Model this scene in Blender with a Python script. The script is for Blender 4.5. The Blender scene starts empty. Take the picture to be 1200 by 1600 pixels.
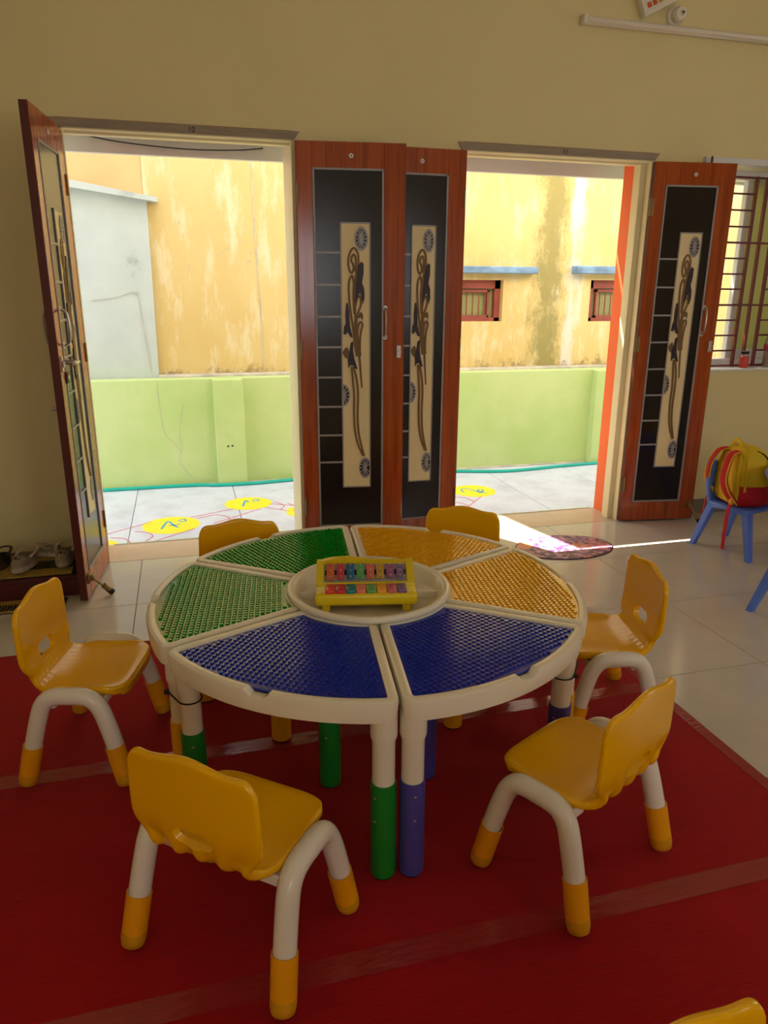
import bpy, bmesh, math, random
from mathutils import Vector, Matrix
random.seed(7)
S = bpy.context.scene
COL = S.collection
PI = math.pi
def R(d): return math.radians(d)

# ------------------------------------------------------------------ camera, world, sun, added fill light, exposure
cam = bpy.data.cameras.new('camera'); camo = bpy.data.objects.new('camera', cam); COL.objects.link(camo)
F_PX, YAW, PITCH, ROLL = 1136.92, 0.2670, 0.2930, 0.005
cam.sensor_fit = 'HORIZONTAL'; cam.sensor_width = 36.0; cam.lens = 36.0 * F_PX / 1200.0; cam.clip_start = 0.05
_f = Vector((math.sin(YAW) * math.cos(PITCH), math.cos(YAW) * math.cos(PITCH), -math.sin(PITCH)))
_r = Vector((math.cos(YAW), -math.sin(YAW), 0)); _u = _r.cross(_f)
_r2 = _r * math.cos(ROLL) + _u * math.sin(ROLL); _u2 = -_r * math.sin(ROLL) + _u * math.cos(ROLL)
camo.matrix_world = Matrix(((_r2.x, _u2.x, -_f.x, 0), (_r2.y, _u2.y, -_f.y, -3.893), (_r2.z, _u2.z, -_f.z, 1.386), (0, 0, 0, 1)))
S.camera = camo
S.view_settings.view_transform = 'Standard'; S.view_settings.look = 'None'; S.view_settings.gamma = 1.0
S.view_settings.use_curve_mapping = False
S.view_settings.exposure = 0.0

W = bpy.data.worlds.new('sky'); S.world = W; W.use_nodes = True
W.node_tree.nodes['Background'].inputs[0].default_value = (0.95, 0.985, 1.06, 1)
W.node_tree.nodes['Background'].inputs[1].default_value = 2.75

sun = bpy.data.lights.new('sun', 'SUN'); suno = bpy.data.objects.new('sun', sun); COL.objects.link(suno)
sun.energy = 34.0; sun.angle = R(0.04); sun.color = (1.0, 0.93, 0.82)
SUN_DIR = Vector((0.513, -0.858, -1.87)).normalized()          # high, from the yard's left, over the neighbour's roof
suno.rotation_euler = SUN_DIR.to_track_quat('-Z', 'Y').to_euler()

def fill_light(name, loc, rot, sx, sz, power, color):
    l = bpy.data.lights.new(name, 'AREA'); l.shape = 'RECTANGLE'; l.size = sx; l.size_y = sz; l.energy = power; l.color = color
    o = bpy.data.objects.new(name, l); COL.objects.link(o); o.location = loc; o.rotation_euler = rot
    return o
# added fill lamps at unseen openings: two behind the camera, one at right
fill_light('rear_fill_light', (-0.3, -6.42, 1.6), (R(90), 0, 0), 1.2, 1.2, 4.5, (1, .92, .78))
fill_light('rear_fill_light', (2.6, -6.42, 1.6), (R(90), 0, 0), 1.2, 1.2, 4.5, (1, .92, .78))
fill_light('side_fill_light', (5.42, -3.0, 1.6), (R(90), 0, R(90)), 1.2, 1.2, 4, (1, .95, .88))

# ------------------------------------------------------------------ materials
def srgb(r, g, b):
    f = lambda c: (c / 255) / 12.92 if c <= 10 else (((c / 255) + .055) / 1.055) ** 2.4
    return (f(r), f(g), f(b), 1)
MATS = {}
def mat(name, col, rough=.5, metal=0., var=0., vscale=8., bump=0., bscale=60., spec=.5, stretch=None, coat=0., alpha=1., trans=0.):
    if name in MATS: return MATS[name]
    m = bpy.data.materials.new(name); m.use_nodes = True; MATS[name] = m
    nt = m.node_tree; b = nt.nodes['Principled BSDF']
    b.inputs['Base Color'].default_value = col; b.inputs['Roughness'].default_value = rough; b.inputs['Metallic'].default_value = metal
    b.inputs['Specular IOR Level'].default_value = spec; b.inputs['Coat Weight'].default_value = coat; b.inputs['Alpha'].default_value = alpha
    b.inputs['Transmission Weight'].default_value = trans
    if var or bump:
        tc = nt.nodes.new('ShaderNodeTexCoord'); mp = nt.nodes.new('ShaderNodeMapping'); nt.links.new(tc.outputs['Object'], mp.inputs[0])
        if stretch: mp.inputs['Scale'].default_value = stretch
    if var:
        n = nt.nodes.new('ShaderNodeTexNoise'); n.inputs['Scale'].default_value = vscale; n.inputs['Detail'].default_value = 6
        nt.links.new(mp.outputs[0], n.inputs['Vector'])
        cr = nt.nodes.new('ShaderNodeValToRGB'); cr.color_ramp.elements[0].position = .3; cr.color_ramp.elements[1].position = .7
        c0 = tuple(max(0, c * (1 - var)) for c in col[:3]) + (1,); c1 = tuple(min(1, c * (1 + var)) for c in col[:3]) + (1,)
        cr.color_ramp.elements[0].color = c0; cr.color_ramp.elements[1].color = c1
        nt.links.new(n.outputs[0], cr.inputs[0]); nt.links.new(cr.outputs[0], b.inputs['Base Color'])
    if bump:
        n2 = nt.nodes.new('ShaderNodeTexNoise'); n2.inputs['Scale'].default_value = bscale; n2.inputs['Detail'].default_value = 3
        nt.links.new(mp.outputs[0], n2.inputs['Vector'])
        bp = nt.nodes.new('ShaderNodeBump'); bp.inputs['Strength'].default_value = bump; bp.inputs['Distance'].default_value = .01
        nt.links.new(n2.outputs[0], bp.inputs['Height']); nt.links.new(bp.outputs[0], b.inputs['Normal'])
    return m
def nodes(m): return m.node_tree, m.node_tree.nodes['Principled BSDF']
def ramp(nt, src, stops):
    cr = nt.nodes.new('ShaderNodeValToRGB'); e = cr.color_ramp.elements
    while len(e) > 1: e.remove(e[-1])
    e[0].position, e[0].color = stops[0]
    for p, c in stops[1:]:
        x = e.new(p); x.color = c
    nt.links.new(src, cr.inputs[0]); return cr.outputs[0]
def mixc(nt, fac, a, b, mode='MIX'):
    n = nt.nodes.new('ShaderNodeMix'); n.data_type = 'RGBA'; n.blend_type = mode
    for s, v in ((n.inputs[0], fac), (n.inputs[6], a), (n.inputs[7], b)):
        if hasattr(v, 'is_output'): nt.links.new(v, s)
        else: s.default_value = v
    return n.outputs[2]
def noise(nt, scale, detail=6, vec=None, rough=.55):
    n = nt.nodes.new('ShaderNodeTexNoise'); n.inputs['Scale'].default_value = scale; n.inputs['Detail'].default_value = detail
    n.inputs['Roughness'].default_value = rough
    if vec: nt.links.new(vec, n.inputs['Vector'])
    return n.outputs[0]
def objvec(nt, scale=(1, 1, 1)):
    tc = nt.nodes.new('ShaderNodeTexCoord'); mp = nt.nodes.new('ShaderNodeMapping'); mp.inputs['Scale'].default_value = scale
    nt.links.new(tc.outputs['Object'], mp.inputs[0]); return mp.outputs[0]
def math_n(nt, op, a, b=None):
    n = nt.nodes.new('ShaderNodeMath'); n.operation = op
    for s, v in zip(n.inputs, (a, b)):
        if v is None: continue
        if hasattr(v, 'is_output'): nt.links.new(v, s)
        else: s.default_value = v
    return n.outputs[0]

M_wall = mat('interior_paint', srgb(240, 225, 165), .75, var=.03, vscale=1.5, bump=.05, bscale=120)
M_ceil = mat('ceiling_paint', srgb(250, 247, 238), .8, var=.02, vscale=2)
M_orange = mat('orange_paint', srgb(255, 118, 60), .7, var=.06, vscale=3)
M_ext = mat('exterior_cream_paint', srgb(238, 230, 205), .8, var=.04, vscale=3)
M_frame = mat('cream_gloss_paint', srgb(240, 230, 185), .4, var=.03, vscale=6)
M_head = mat('bare_grey_wood', srgb(165, 150, 128), .8, var=.12, vscale=6, stretch=(1, 4, 12), bump=.1)
M_base = mat('skirting_tile', srgb(120, 106, 88), .35, var=.06, vscale=4)
M_grout = mat('grout', srgb(80, 72, 62), .9)
M_tile = mat('floor_tile', srgb(208, 197, 180), .14, var=.05, vscale=5, bump=.012, bscale=9)
M_sill = mat('threshold_stone', srgb(205, 178, 152), .3, var=.06, vscale=7)
M_steel = mat('steel', srgb(200, 198, 190), .3, metal=1., var=.03)
M_brass = mat('aged_brass', srgb(150, 130, 95), .35, metal=1., var=.05)
M_white = mat('white_plastic', srgb(240, 232, 212), .2, var=.015, vscale=3)
M_tablew = mat('ivory_plastic', srgb(242, 232, 204), .24, var=.02, vscale=4)
M_yel = mat('yellow_plastic', srgb(255, 190, 0), .2, var=.03, vscale=3)
M_sleeve = mat('amber_plastic', srgb(248, 170, 2), .42, var=.03, vscale=5)
M_tip = mat('ochre_rubber', srgb(222, 160, 8), .6, var=.04, vscale=5)
M_blue = mat('blue_plastic', srgb(34, 54, 170), .13, var=.03, vscale=3)
M_green = mat('green_plastic', srgb(2, 146, 24), .13, var=.03, vscale=3)
M_yplate = mat('gold_plastic', srgb(244, 182, 6), .13, var=.03, vscale=3)
M_lgreen = mat('green_leg_plastic', srgb(12, 128, 38), .35, var=.03, vscale=3)
M_lpurp = mat('violet_leg_plastic', srgb(76, 70, 150), .4, var=.03, vscale=3)
M_lyel = mat('yellow_leg_plastic', srgb(236, 170, 10), .4, var=.03, vscale=3)
M_black = mat('black_rubber', srgb(22, 20, 20), .6, var=.1)
M_dark = mat('black_laminate', srgb(26, 20, 20), .22, var=.08, vscale=6)
M_silver = mat('silver_inlay', srgb(165, 160, 158), .4, var=.04, metal=.15)
M_cream = mat('cream_panel', srgb(246, 226, 168), .45, var=.03, vscale=5)
M_vine = mat('brown_inlay', srgb(128, 94, 44), .5, var=.08, vscale=10)
M_petal = mat('dark_violet_inlay', srgb(40, 22, 38), .4, var=.1, vscale=10)
M_bud = mat('olive_inlay', srgb(120, 92, 50), .5, var=.08, vscale=10)
M_maroon = mat('maroon_steel', srgb(105, 22, 22), .45, var=.05)
M_upvc = mat('white_frame', srgb(235, 235, 230), .4, var=.02)

# wood laminate with long vertical grain
M_wood = mat('teak_laminate', srgb(150, 70, 30), .17, spec=.7); nt, b = nodes(M_wood)
v = objvec(nt, (22, 22, 0.8)); n1 = noise(nt, 1.6, 8, v); n2 = noise(nt, 6, 6, v)
c = ramp(nt, n1, [(.3, srgb(134, 50, 18)), (.5, srgb(176, 74, 26)), (.72, srgb(200, 98, 40))])
nt.links.new(mixc(nt, .25, c, ramp(nt, n2, [(.35, srgb(108, 38, 14)), (.65, srgb(205, 104, 46))])), b.inputs['Base Color'])
M_edge = mat('maroon_edge', srgb(88, 30, 20), .45, var=.15, vscale=5, stretch=(10, 10, .6))

# red needle-punch carpet
M_carpet = mat('red_carpet', srgb(150, 2, 10), .95, spec=.15); nt, b = nodes(M_carpet)
v = objvec(nt, (4, 120, 1)); n1 = noise(nt, 3, 4, v); n2 = noise(nt, 2.2, 5, objvec(nt)); n3 = noise(nt, 420, 2, objvec(nt))
c = ramp(nt, n2, [(.3, srgb(150, 1, 8)), (.7, srgb(178, 4, 14))])
c = mixc(nt, .5, c, ramp(nt, n1, [(.3, srgb(136, 0, 6)), (.7, srgb(190, 8, 18))]))
nt.links.new(c, b.inputs['Base Color'])
bp = nt.nodes.new('ShaderNodeBump'); bp.inputs['Strength'].default_value = .5; bp.inputs['Distance'].default_value = .004
nt.links.new(math_n(nt, 'ADD', n1, n3), bp.inputs['Height']); nt.links.new(bp.outputs[0], b.inputs['Normal'])
b.inputs['Sheen Weight'].default_value = .1
M_tape = mat('clear_tape_on_red', srgb(158, 44, 44), .2, var=.08, vscale=30, bump=.25, bscale=18, stretch=(1, 3, 1), spec=.6)

# yard concrete, worn
M_yard = mat('worn_concrete', srgb(205, 207, 212), .6); nt, b = nodes(M_yard)
n1 = noise(nt, 3.5, 10, objvec(nt), .65); n2 = noise(nt, 22, 5, objvec(nt, (1, 2.2, 1)), .6)
c = ramp(nt, n1, [(.3, srgb(186, 187, 192)), (.55, srgb(208, 210, 217))])
c = mixc(nt, ramp(nt, n2, [(.62, (0, 0, 0, 1)), (.74, (1, 1, 1, 1))]), c, srgb(150, 145, 142))
nt.links.new(c, b.inputs['Base Color'])
M_paint_y = mat('yellow_floor_paint', srgb(250, 222, 40), .5, var=.05, vscale=8)
M_paint_b = mat('blue_floor_paint', srgb(50, 150, 200), .5, var=.1, vscale=20)
M_paint_r = mat('red_floor_paint', srgb(215, 110, 130), .5, var=.15, vscale=20)
# lime green wall
M_lime = mat('lime_paint', srgb(196, 226, 120), .8); nt, b = nodes(M_lime)
n1 = noise(nt, 1.3, 8, objvec(nt), .6); n2 = noise(nt, 9, 8, objvec(nt, (1, 1, .5)), .7)
c = ramp(nt, n1, [(.35, srgb(182, 204, 124)), (.6, srgb(198, 212, 144))])
c = mixc(nt, ramp(nt, n2, [(.6, (0, 0, 0, 1)), (.85, (.5, .5, .5, 1))]), c, srgb(164, 186, 104))
nt.links.new(c, b.inputs['Base Color'])
# weathered yellow wall with one mould streak under the roof spout
M_ywall = mat('weathered_yellow', srgb(238, 200, 110), .85); nt, b = nodes(M_ywall)
n1 = noise(nt, 1.1, 9, objvec(nt, (1, 1, .6)), .62); n2 = noise(nt, 5, 9, objvec(nt, (1.6, 1, .45)), .7); n3 = noise(nt, 5.0, 12, objvec(nt, (1.6, 1, .8)), .85)
c = ramp(nt, n1, [(.3, srgb(208, 174, 104)), (.65, srgb(219, 194, 132))])
c = mixc(nt, ramp(nt, n2, [(.52, (0, 0, 0, 1)), (.68, (.8, .8, .8, 1))]), c, srgb(226, 214, 176))
tc = nt.nodes.new('ShaderNodeTexCoord'); sp = nt.nodes.new('ShaderNodeSeparateXYZ'); nt.links.new(tc.outputs['Object'], sp.inputs[0])
def band(x0, wd):
    d = math_n(nt, 'ABSOLUTE', math_n(nt, 'SUBTRACT', sp.outputs[0], x0)); return math_n(nt, 'SUBTRACT', 1.0, math_n(nt, 'DIVIDE', d, wd))
st = math_n(nt, 'ADD', math_n(nt, 'MULTIPLY', n3, 1.1), math_n(nt, 'MULTIPLY', band(3.13, .42), .5))
c = mixc(nt, ramp(nt, st, [(.80, (0, 0, 0, 1)), (1.08, (.85, .85, .85, 1))]), c, srgb(140, 130, 74))
st2 = math_n(nt, 'ADD', math_n(nt, 'MULTIPLY', n2, 1.1), math_n(nt, 'MULTIPLY', band(3.36, .22), .5))
c = mixc(nt, ramp(nt, st2, [(.86, (0, 0, 0, 1)), (1.0, (.85, .85, .85, 1))]), c, srgb(214, 210, 196))
n5 = noise(nt, 7, 8, objvec(nt), .7)
lo = math_n(nt, 'ADD', n5, math_n(nt, 'MULTIPLY', math_n(nt, 'SUBTRACT', .98, sp.outputs[2]), 1.2))
c = mixc(nt, ramp(nt, lo, [(.72, (0, 0, 0, 1)), (.82, (.8, .8, .8, 1))]), c, srgb(150, 128, 84))
nt.links.new(c, b.inputs['Base Color'])
M_white_w = mat('whitewash', srgb(226, 228, 214), .85); nt, b = nodes(M_white_w)
n1 = noise(nt, 2.4, 9, objvec(nt), .65)
nt.links.new(ramp(nt, n1, [(.28, srgb(150, 152, 146)), (.40, srgb(184, 190, 182)), (.7, srgb(196, 201, 192))]), b.inputs['Base Color'])
M_peach = mat('peach_paint', srgb(240, 178, 120), .85, var=.06, vscale=4)
M_conc = mat('bare_concrete', srgb(190, 180, 160), .9, var=.22, vscale=9, bump=.4, bscale=30)
M_bluep = mat('flaking_blue', srgb(120, 148, 178), .8, var=.35, vscale=7, stretch=(1, 1, 2))
M_redwin = mat('red_window_paint', srgb(150, 72, 60), .6, var=.2, vscale=9)
M_shut = mat('green_grey_glass', srgb(160, 165, 110), .35, var=.1, vscale=6)
M_hose = mat('teal_hose', srgb(20, 170, 150), .4, var=.05)

# ------------------------------------------------------------------ mesh helpers
def BM(): return bmesh.new()
def join(bm, t, M=None):
    me = bpy.data.meshes.new('t')
    if M is not None: t.transform(M)
    t.to_mesh(me); t.free(); bm.from_mesh(me); bpy.data.meshes.remove(me)
def box(bm, x0, x1, y0, y1, z0, z1, bev=0., seg=2, M=None):
    t = BM(); bmesh.ops.create_cube(t, size=1)
    for v in t.verts: v.co = Vector(((x0 + x1) / 2 + v.co.x * (x1 - x0), (y0 + y1) / 2 + v.co.y * (y1 - y0), (z0 + z1) / 2 + v.co.z * (z1 - z0)))
    if bev: bmesh.ops.bevel(t, geom=t.edges[:], offset=bev, segments=seg, affect='EDGES', profile=.5)
    join(bm, t, M); return bm
def tube(bm, pts, r, n=12, closed=False, cap=True, M=None, flat=1.0):
    t = BM(); P = [Vector(p) for p in pts]; N = len(P); rs = r if isinstance(r, (list, tuple)) else [r] * N
    tang = []
    for i in range(N):
        a = P[i - 1] if (i or closed) else P[0]; b = P[(i + 1) % N] if (i < N - 1 or closed) else P[-1]
        tang.append((b - a).normalized())
    up = Vector((0, 0, 1)) if abs(tang[0].z) < .9 else Vector((1, 0, 0))
    nrm = (up - tang[0] * up.dot(tang[0])).normalized(); rings = []
    for i in range(N):
        nrm = (nrm - tang[i] * nrm.dot(tang[i])).normalized(); bi = tang[i].cross(nrm)
        rings.append([t.verts.new(P[i] + (nrm * math.cos(2 * PI * k / n) * flat + bi * math.sin(2 * PI * k / n)) * rs[i]) for k in range(n)])
    for i in range(N if closed else N - 1):
        A, B = rings[i], rings[(i + 1) % N]
        for k in range(n): t.faces.new((A[k], B[k], B[(k + 1) % n], A[(k + 1) % n]))
    if cap and not closed: t.faces.new(rings[0]); t.faces.new(rings[-1][::-1])
    bmesh.ops.recalc_face_normals(t, faces=t.faces[:]); join(bm, t, M); return bm
def cyl(bm, p0, p1, r0, r1=None, n=16, M=None): return tube(bm, [p0, p1], [r0, r0 if r1 is None else r1], n, M=M)
def lathe(bm, prof, n=32, M=None):
    t = BM(); rings = []
    for r, z in prof:
        if r < 1e-6: rings.append([t.verts.new((0, 0, z))])
        else: rings.append([t.verts.new((r * math.cos(2 * PI * k / n), r * math.sin(2 * PI * k / n), z)) for k in range(n)])
    for A, B in zip(rings, rings[1:]):
        for k in range(n):
            k2 = (k + 1) % n
            if len(A) == 1 and len(B) == 1: continue
            if len(A) == 1: t.faces.new((A[0], B[k], B[k2]))
            elif len(B) == 1: t.faces.new((A[k], B[0], A[k2]))
            else: t.faces.new((A[k], B[k], B[k2], A[k2]))
    bmesh.ops.recalc_face_normals(t, faces=t.faces[:]); join(bm, t, M); return bm
def prism(bm, poly, h0, h1, axis='y', M=None):
    t = BM()
    def P(a, b, h): return (a, h, b) if axis == 'y' else ((a, b, h) if axis == 'z' else (h, a, b))
    A = [t.verts.new(P(a, b, h0)) for a, b in poly]; B = [t.verts.new(P(a, b, h1)) for a, b in poly]; n = len(poly)
    t.faces.new(A); t.faces.new(B[::-1])
    for i in range(n): t.faces.new((A[i], B[i], B[(i + 1) % n], A[(i + 1) % n]))
    bmesh.ops.recalc_face_normals(t, faces=t.faces[:]); bmesh.ops.triangulate(t, faces=[f for f in t.faces if len(f.verts) > 4]); join(bm, t, M); return bm
def smooth_path(pts, k=5):
    P = [Vector(p) for p in pts]; out = []
    for i in range(len(P) - 1):
        p0 = P[max(i - 1, 0)]; p1 = P[i]; p2 = P[i + 1]; p3 = P[min(i + 2, len(P) - 1)]
        for j in range(k):
            s = j / k
            out.append(.5 * ((2 * p1) + (p2 - p0) * s + (2 * p0 - 5 * p1 + 4 * p2 - p3) * s * s + (3 * p1 - p0 - 3 * p2 + p3) * s ** 3))
    out.append(P[-1]); return out
def ribbon(bm, pts, w, h0, h1, axis='y', k=5):
    P = smooth_path([(a, b, 0) for a, b in pts], k); L = []; Rr = []
    for i, p in enumerate(P):
        d = (P[min(i + 1, len(P) - 1)] - P[max(i - 1, 0)]); d = d.normalized() if d.length > 1e-9 else Vector((1, 0, 0)); nn = Vector((-d.y, d.x, 0)) * w / 2
        L.append(p + nn); Rr.append(p - nn)
    t = BM()
    def V(q, h): return t.verts.new((q.x, h, q.y) if axis == 'y' else (q.x, q.y, h))
    a = [V(q, h0) for q in L]; b = [V(q, h0) for q in Rr]; c = [V(q, h1) for q in L]; d = [V(q, h1) for q in Rr]
    for i in range(len(P) - 1):
        t.faces.new((a[i], a[i + 1], b[i + 1], b[i])); t.faces.new((c[i], d[i], d[i + 1], c[i + 1]))
        t.faces.new((a[i], c[i], c[i + 1], a[i + 1])); t.faces.new((b[i], b[i + 1], d[i + 1], d[i]))
    t.faces.new((a[0], b[0], d[0], c[0])); t.faces.new((a[-1], c[-1], d[-1], b[-1]))
    bmesh.ops.recalc_face_normals(t, faces=t.faces[:]); join(bm, t); return bm
def obj(name, bm, m, parent=None, smooth=40, loc=None, rot=None, kind=None):
    me = bpy.data.meshes.new(name); bm.to_mesh(me); bm.free()
    for x in (m if isinstance(m, (list, tuple)) else [m]): me.materials.append(x)
    if smooth:
        me.shade_smooth(); me.set_sharp_from_angle(angle=R(smooth))
    o = bpy.data.objects.new(name, me); COL.objects.link(o); o.parent = parent
    if loc: o.location = loc
    if rot: o.rotation_euler = rot
    if kind: o['kind'] = kind
    return o
def tag(o, label, cat=None, group=None, kind=None):
    o['label'] = label
    if cat: o['category'] = cat
    if group: o['group'] = group
    if kind: o['kind'] = kind
    return o
def thing(name, label, cat, loc=(0, 0, 0), rz=0., group=None, kind=None):
    o = bpy.data.objects.new(name, None); COL.objects.link(o); o.location = loc; o.rotation_euler = (0, 0, rz); o.empty_display_size = .1
    if cat: tag(o, label, cat, group, kind)
    else:
        if label: o['label'] = label
        if kind: o['kind'] = kind
    return o
def dup(root, loc, rz, label):
    r = root.copy(); COL.objects.link(r); r.location = loc; r.rotation_euler = (0, 0, rz); r['label'] = label
    for ch in list(root.children):
        c = ch.copy(); COL.objects.link(c); c.parent = r
        for g in list(ch.children):
            d = g.copy(); COL.objects.link(d); d.parent = c
    return r
def share(o, parent, loc, rot=None):
    c = o.copy(); COL.objects.link(c); c.parent = parent; c.location = loc
    if rot is not None: c.rotation_euler = rot
    return c
def struct(name, bm, m, parent=None, smooth=0, label=None):
    o = obj(name, bm, m, parent, smooth)
    if parent is None: o['kind'] = 'structure'
    if label: o['label'] = label
    return o

# ------------------------------------------------------------------ room shell
X0, X1, Y0, ZC, TH = -1.6, 5.4, -6.4, 3.2, .285
D1 = (-.480, .596); D2 = (1.481, 2.61); HEAD = 2.135; WIN = (2.95, 4.1, .935, 2.10)
def wall_grid(openings, a0, a1, z0, z1, y0, y1, swap=False, front=0, rest=1, back=None):
    bm = BM(); As = sorted({a0, a1} | {o[0] for o in openings} | {o[1] for o in openings}); Zs = sorted({z0, z1} | {o[2] for o in openings} | {o[3] for o in openings})
    solid = lambda i, j: 0 <= i < len(As) - 1 and 0 <= j < len(Zs) - 1 and not any(o[0] < (As[i] + As[i + 1]) / 2 < o[1] and o[2] < (Zs[j] + Zs[j + 1]) / 2 < o[3] for o in openings)
    def q(pts, mi):
        f = bm.faces.new([bm.verts.new((p[1], p[0], p[2]) if swap else p) for p in pts]); f.material_index = mi
    for i in range(len(As) - 1):
        for j in range(len(Zs) - 1):
            if not solid(i, j): continue
            a, b, c, d = As[i], As[i + 1], Zs[j], Zs[j + 1]
            q([(a, y0, c), (b, y0, c), (b, y0, d), (a, y0, d)], front); q([(a, y1, c), (a, y1, d), (b, y1, d), (b, y1, c)], rest if back is None else back)
            if not solid(i - 1, j): q([(a, y0, c), (a, y0, d), (a, y1, d), (a, y1, c)], rest)
            if not solid(i + 1, j): q([(b, y0, c), (b, y1, c), (b, y1, d), (b, y0, d)], rest)
            if not solid(i, j - 1): q([(a, y0, c), (a, y1, c), (b, y1, c), (b, y0, c)], rest)
            if not solid(i, j + 1): q([(a, y0, d), (b, y0, d), (b, y1, d), (a, y1, d)], rest)
    bmesh.ops.remove_doubles(bm, verts=bm.verts[:], dist=1e-5); bmesh.ops.recalc_face_normals(bm, faces=bm.faces[:])
    return bm
struct('wall_back', wall_grid([(D1[0], D1[1], -.2, HEAD), (D2[0], D2[1], -.2, HEAD), WIN], X0 - .2, X1 + .2, -.2, ZC + .2, 0, TH, back=2), [M_wall, M_orange, M_ext])
struct('wall_rear', wall_grid([(-.9, .3, 1, 2.2), (2, 3.2, 1, 2.2)], X0 - .2, X1 + .2, -.2, ZC + .2, Y0, Y0 - .2), [M_wall, M_orange])
struct('wall_left', wall_grid([], Y0, 0, -.2, ZC + .2, X0, X0 - .2, swap=True), [M_wall, M_orange])
struct('wall_right', wall_grid([(-3.6, -2.4, 1, 2.2)], Y0, 0, -.2, ZC + .2, X1, X1 + .2, swap=True), [M_wall, M_orange])
struct('ceiling', box(BM(), X0 - .2, X1 + .2, Y0 - .2, TH, ZC, ZC + .15), M_ceil)
floor = struct('floor', box(BM(), X0 - .2, X1 + .2, Y0 - .2, .0, -.12, -.0025), M_grout)
tile0 = None; P6 = .6
for i in range(-3, 10):
    for j in range(0, 11):
        x = -.285 + P6 * i; y = -P6 * j - .004
        if x + P6 < X0 or x > X1: continue
        if tile0 is None: tile0 = obj('tile', box(BM(), .0015, P6 - .0015, -P6 + .0015, -.0015, -.02, 0, .0008, 1), M_tile, floor, 0, loc=(x, y, 0))
        else: share(tile0, floor, (x, y, 0))
struct('baseboard_left', box(BM(), X0, D1[0] - .035, -.012, 0, 0, .098, .002, 1), M_base)
struct('baseboard_middle', box(BM(), D1[1] + .045, D2[0] - .045, -.012, 0, 0, .098, .002, 1), M_base)
struct('baseboard_right', box(BM(), D2[1] + .03, X1, -.012, 0, 0, .1, .002, 1), M_base)

# ------------------------------------------------------------------ yard
ZY = -.1
yard = struct('yard_floor', box(BM(), -4, 9, TH, 2.1, ZY - .3, ZY - .004), M_grout)
slab0 = None
for i in range(-5, 12):
    x = -.405 + .72 * i
    if slab0 is None: slab0 = obj('slab', box(BM(), .002, .718, .002, 1.80, -.05, 0, .002, 1), M_yard, yard, 0, loc=(x, TH, ZY))
    else: share(slab0, yard, (x, TH, ZY))
def disc(cx, cy, a, b2, n=40): return [(cx + a * math.cos(2 * PI * k / n), cy + b2 * math.sin(2 * PI * k / n)) for k in range(n)]
circles = [(-.148, .915, .185, .185), (.392, 1.312, .17, .165), (2.13, 1.235, .17, .175), (.80, 1.01, .17, .17), (-.62, .56, .17, .17)]
for cx, cy, a, b2 in circles:
    obj('painted_circle', prism(BM(), disc(cx, cy, a, b2), ZY + .0002, ZY + .0012, 'z'), M_paint_y, yard, 0)
def paint_line(name, pts, w, m): obj(name, ribbon(BM(), pts, w, ZY + .0004, ZY + .0018, 'z'), m, yard, 0)
# blue letter strokes on the circles
g = lambda cx, cy, s, L: [(cx + x * s, cy + y * s) for x, y in L]
paint_line('painted_letter', g(-.148, .915, .1, [(-.62, -.75), (-.45, .1), (-.2, .85), (.15, -.1), (.42, -.62)]), .016, M_paint_b)
paint_line('painted_letter', g(-.148, .915, .1, [(-.2, .0), (.12, -.12), (.55, .12)]), .014, M_paint_b)
paint_line('painted_letter', g(-.148, .915, .1, [(.42, .9), (.7, .55), (.95, .8), (.8, 1.15), (.55, .95)]), .013, M_paint_b)
paint_line('painted_letter', g(.392, 1.312, .1, [(-.45, -.7), (-.3, .1), (-.12, .75), (.05, .35)]), .016, M_paint_b)
paint_line('painted_letter', g(.392, 1.312, .1, [(.3, .62), (.6, .45), (.85, .75), (.62, 1.0), (.42, .8)]), .013, M_paint_b)
paint_line('painted_letter', g(2.13, 1.235, .1, [(-.9, -.2), (-.8, .6), (-.3, .8), (.0, .3), (.2, -.4), (.45, -.75)]), .014, M_paint_b)
paint_line('painted_letter', g(2.13, 1.235, .1, [(.2, -.55), (.6, -.35), (.8, .1), (.5, .25), (.3, -.2), (.75, -.85)]), .014, M_paint_b)
for pts in ([(-.62, .76), (-.28, 1.02)], [(.0, .80), (-.30, .56)], [(-.02, 1.06), (.28, 1.20)], [(.12, .88), (.46, 1.15)],
            [(-.375, .834), (-.29, .78), (-.26, .70), (-.30, .62)], [(-.516, .738), (-.43, .70), (-.385, .60)],
            [(.02, 1.02), (.14, 1.08), (.22, 1.02), (.24, .93)], [(.54, 1.26), (.72, 1.17)], [(.5, 1.18), (.66, 1.04)], [(.58, 1.3), (.64, 1.2), (.6, 1.1)], [(.67, 1.25), (.72, 1.14), (.68, 1.05)],
            [(1.95, 1.16), (1.8, .92)], [(2.12, 1.06), (1.93, .84)], [(1.9, 1.1), (1.99, 1.07), (2.02, .95)], [(1.82, .98), (1.9, .95), (1.94, .86)]):
    paint_line('painted_line', pts, .008, M_paint_r)

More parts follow.
